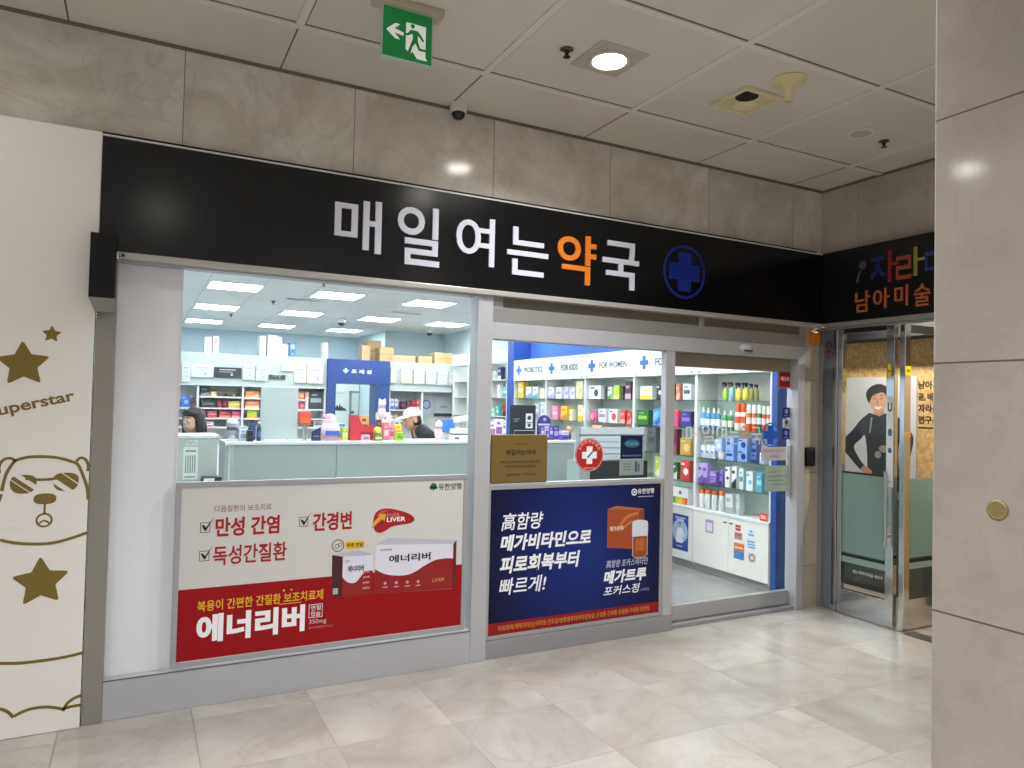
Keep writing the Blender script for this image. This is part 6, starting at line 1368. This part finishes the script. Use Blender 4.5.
fig('printed_hand', [(-.495, 1.085), (-.46, 1.12), (-.40, 1.10), (-.37, 1.06), (-.41, 1.04), (-.46, 1.05)], 'b98a72', .0138, t)
m = MB().disc(P, -.25, 1.30, .05, .0135, .0142, rv=.035).disc(P, -.31, 1.24, .035, .0135, .0142).disc(P, -.2, 1.22, .03, .0135, .0142).ribbon(P, [(-.40, 1.45), (-.38, 1.60)], .02, .0135, .0142)
obj('printed_badges', m, mat('8a8680', .5, vary=.3, scale=60), suit)
t = thing('wall_lettering', 'bold black Korean lettering on the pressed board wall', 'lettering', (6.39, -.2, 1.5))
for s, v0, v1 in [('남아기', 1.875, 1.95), ('곧, 배움', 1.765, 1.84), ('자라는', 1.66, 1.735), ('연구소', 1.555, 1.63)]: text('lettering', s, P, (.085, .28, v0, v1), 0, .003, PRINTK, t, bold=.03)
obj('rule', MB().rect(P, .085, .33, 1.515, 1.527, 0, .003), PRINTK, t)
t = thing('low_cabinet', 'dark low cabinet under the wetsuit poster', 'cabinet', (6.2, -.2, 0))
obj('body', MB().cbox(6.08, 6.385, -1.2, 1.2, 0, .84, .004), mat('46504e', .5), t); obj('cabinet_top', MB().cbox(6.06, 6.385, -1.22, 1.22, .84, .87, .003), mat('3c4443', .4), t)
for k in range(4): obj('door', MB().cbox(6.066, 6.08, -1.15 + .58 * k, -.6 + .58 * k, .05, .82, .002), mat('4e5856', .5), t)
# glass door front
DX = 5.18; PDX = W(DX - .012)
FILM = film_mat('frosted_film', '8fa8a0', .18); SMOKE = glass_mat('dark_clear_pane', '8d9494')
d = base('door_2')
obj('header_rail', MB().cbox(DX - .03, DX + .04, -3.2, 0, 2.335, 2.36, .003), mat('a9a59c', .3, .6), d)
obj('corner_post', MB().cbox(DX - .02, DX + .03, -.045, .0, 0, 2.335, .003), mat('a8a8a8', .3, .7), d)
obj('frame_post', MB().cbox(DX - .025, DX + .035, -.195, -.15, 0, 2.335, .003), CHROME, d)
sd = obj('side_light', MB().box(DX, DX + .008, -.15, -.045, .0, 2.335), mat('6d737b', .2), d)
text('lettering', '우', PDX, (.06, .135, 2.10, 2.24), 0, .002, mat('2a2a30', .4, vary=0), sd)
obj('orange_dot', MB().ring(PDX, .098, 2.16, .03, .008, 0, .002), mat('d06a3a', .4), sd)
obj('grey_strip', MB().rect(PDX, .05, .145, 1.70, 1.98, 0, .001), mat('5a6068', .4), sd)
lf = obj('fixed_leaf', MB().cbox(DX - .02, DX + .025, -.24, -.198, .2, 2.33, .003).cbox(DX - .02, DX + .025, -.70, -.632, .2, 2.33, .003), CHROME, d)
obj('kick_plate', MB().cbox(DX - .02, DX + .025, -.70, -.198, .004, .205, .003), CHROME, lf)
obj('leaf_top_rail', MB().cbox(DX - .02, DX + .025, -.632, -.24, 2.295, 2.333, .003), mat('2c2d30', .4, .4), lf)
obj('glass_pane', MB().box(DX, DX + .008, -.635, -.238, .2, 2.30), GLASS, lf)
ff = obj('frosted_film', MB().box(DX - .006, DX - .001, -.634, -.24, .505, 1.15), FILM, lf); obj('dark_line', MB().box(DX - .007, DX - .001, -.634, -.24, 1.15, 1.165).box(DX - .007, DX - .001, -.634, -.24, .475, .495), mat('15181a', .3), ff); obj('green_band', MB().box(DX - .006, DX - .001, -.634, -.24, .425, .472), mat('7f958e', .4), ff)
text('lettering', '02) 자라다미술 420-9', W(DX - .001), (.34, .60, .345, .378), 0, .001, mat('cfd2d0', .4, vary=0), lf)
for k, (v0, v1) in enumerate([(1.88, 1.97)]):
    pass
hl = obj('pull_handle', MB().tube([(DX - .07, -.668, .62), (DX - .07, -.668, 1.20)], .014, 14).tube([(DX - .07, -.668, .70), (DX - .018, -.668, .70)], .008, 10).tube([(DX - .07, -.668, 1.12), (DX - .018, -.668, 1.12)], .008, 10), CHROME, lf, smooth=True)
# open leaf, swung into the shop
ol = base('door_3'); ang = math.radians(-3)
OY = -.765
obj('door_stile', MB().cbox(DX - .02, DX + .05, OY - .022, OY + .022, .012, 2.33, .004).cbox(DX + .86, DX + .93, OY - .022, OY + .022, .012, 2.33, .004), CHROME, ol)
obj('kick_plate', MB().cbox(DX + .051, DX + .859, OY - .02, OY + .02, .012, .24, .003), CHROME, ol)
obj('top_rail', MB().cbox(DX + .051, DX + .859, OY - .02, OY + .02, 2.27, 2.33, .003), mat('2c2d30', .4, .4), ol)
obj('glass_pane', MB().box(DX + .045, DX + .865, OY - .004, OY + .004, .23, 2.28), GLASS, ol)
f2 = obj('frosted_film', MB().box(DX + .05, DX + .86, OY - .010, OY - .005, .55, 1.15), FILM, ol); obj('dark_line', MB().box(DX + .05, DX + .86, OY - .011, OY - .005, .515, .54), mat('15181a', .3), f2); obj('green_band', MB().box(DX + .05, DX + .86, OY - .010, OY - .005, .465, .512), mat('7f958e', .4), f2)
P2 = F(OY - .024)
t = thing('safety_sticker', 'yellow square sticker on the edge of the open glass door', 'sticker', (DX, OY, 1.95)); obj('sheet', MB().rect(F(OY - .022), DX - .018, DX + .048, 1.94, 2.01, 0, .0015), mat('ecd61e', .4), t); obj('mark', MB().rect(F(OY - .022), DX - .005, DX + .035, 1.965, 1.985, .0015, .002), mat('8a7a10', .4), t)
t = thing('safety_sticker', 'orange band sticker lower on the open glass door edge', 'sticker', (DX, OY, 1.48)); obj('sheet', MB().rect(F(OY - .022), DX - .018, DX + .048, 1.475, 1.505, 0, .0015), mat('e89a34', .4), t); obj('mark', MB().rect(F(OY - .022), DX - .01, DX + .04, 1.486, 1.493, .0015, .002), mat('a8661a', .4), t)
t = thing('safety_sticker', 'yellow upright sticker on the fixed glass leaf near the post', 'sticker', (DX, -.24, 1.83)); obj('sheet', MB().rect(W(DX - .0005), .243, .262, 1.80, 1.96, 0, .0015), mat('ecdf3a', .4), t); obj('mark', MB().rect(W(DX - .0005), .246, .259, 1.86, 1.90, .0015, .002), mat('a89a18', .4), t)
t = thing('safety_sticker', 'yellow sticker beside the chrome stile of the fixed leaf', 'sticker', (DX, -.64, 1.95)); obj('sheet', MB().rect(W(DX - .0205), .645, .672, 1.93, 2.03, 0, .0015), mat('ecd61e', .4), t); obj('mark', MB().rect(W(DX - .0205), .65, .667, 1.965, 1.985, .0015, .002), mat('8a7a10', .4), t)
t = thing('paper_strip', 'white vertical paper strip with a dark letter on the chrome stile', 'notice', (DX, -.665, 1.3)); P = W(DX - .0205); obj('sheet', MB().rect(P, .640, .694, 1.08, 1.78, 0, .0012), mat('e4e4e2', .45), t); text('lettering', 'U', P, (.648, .685, 1.66, 1.73), .0012, .001, PRINTK, t, bold=.02)
obj('print', MB().disc(P, .667, 1.50, .018, .0012, .002, rv=.03).disc(P, .667, 1.36, .016, .0012, .002, rv=.022), mat('4a6a86', .4), t)

# ------------------------------------------------------------------ light and picture settings
def area(x, y, z, w, sx, sy, col=(1, 1, 1), spread=180):
    L = bpy.data.lights.new('panel_beam', 'AREA'); L.shape = 'RECTANGLE'; L.size = sx; L.size_y = sy; L.energy = w; L.color = col; L.spread = math.radians(spread)
    o = bpy.data.objects.new('panel_beam', L); C.objects.link(o); o.location = (x, y, z); return o
t = thing('downlight', 'small downlight added inside the side shop', 'ceiling light', (5.75, -.2, 2.7))  # unseen lamps added to light the side shop
obj('trim_ring', MB().lathe((5.75, -.2, 2.7), [(.07, 0), (.075, -.01), (.055, -.012)], 24), WHITE, t); obj('diffuser', MB().lathe((5.75, -.2, 2.695), [(.055, 0), (.05, -.004), (0, -.004)], 24), LAMP_ON, t)
lamp(5.75, -.2, 30, 2.67, .11, 170, (1, .93, .82))
for k in (0, 1): 
    q = copy_of(t, (5.75, -1.6 - k * 1.2, 2.7), 'added downlight farther inside the side shop, %s from the doors' % ORD[k + 1]); 
lamp(5.75, -1.6, 34, 2.67, .11, 170, (1, .93, .82))

wd = bpy.data.worlds.new('world'); bpy.context.scene.world = wd; wd.use_nodes = True
wd.node_tree.nodes['Background'].inputs[0].default_value = (1, 1, 1.03, 1); wd.node_tree.nodes['Background'].inputs[1].default_value = .42
sc = bpy.context.scene
sc.view_settings.view_transform = 'Standard'; sc.view_settings.look = 'None'; sc.view_settings.gamma = 1; sc.view_settings.use_curve_mapping = False
sc.view_settings.exposure = 0.1
sc.cycles.max_bounces = 8; sc.cycles.transparent_max_bounces = 16; sc.cycles.diffuse_bounces = 4; sc.cycles.glossy_bounces = 4
sc.cycles.sample_clamp_indirect = 6; sc.cycles.caustics_reflective = False; sc.cycles.caustics_refractive = False
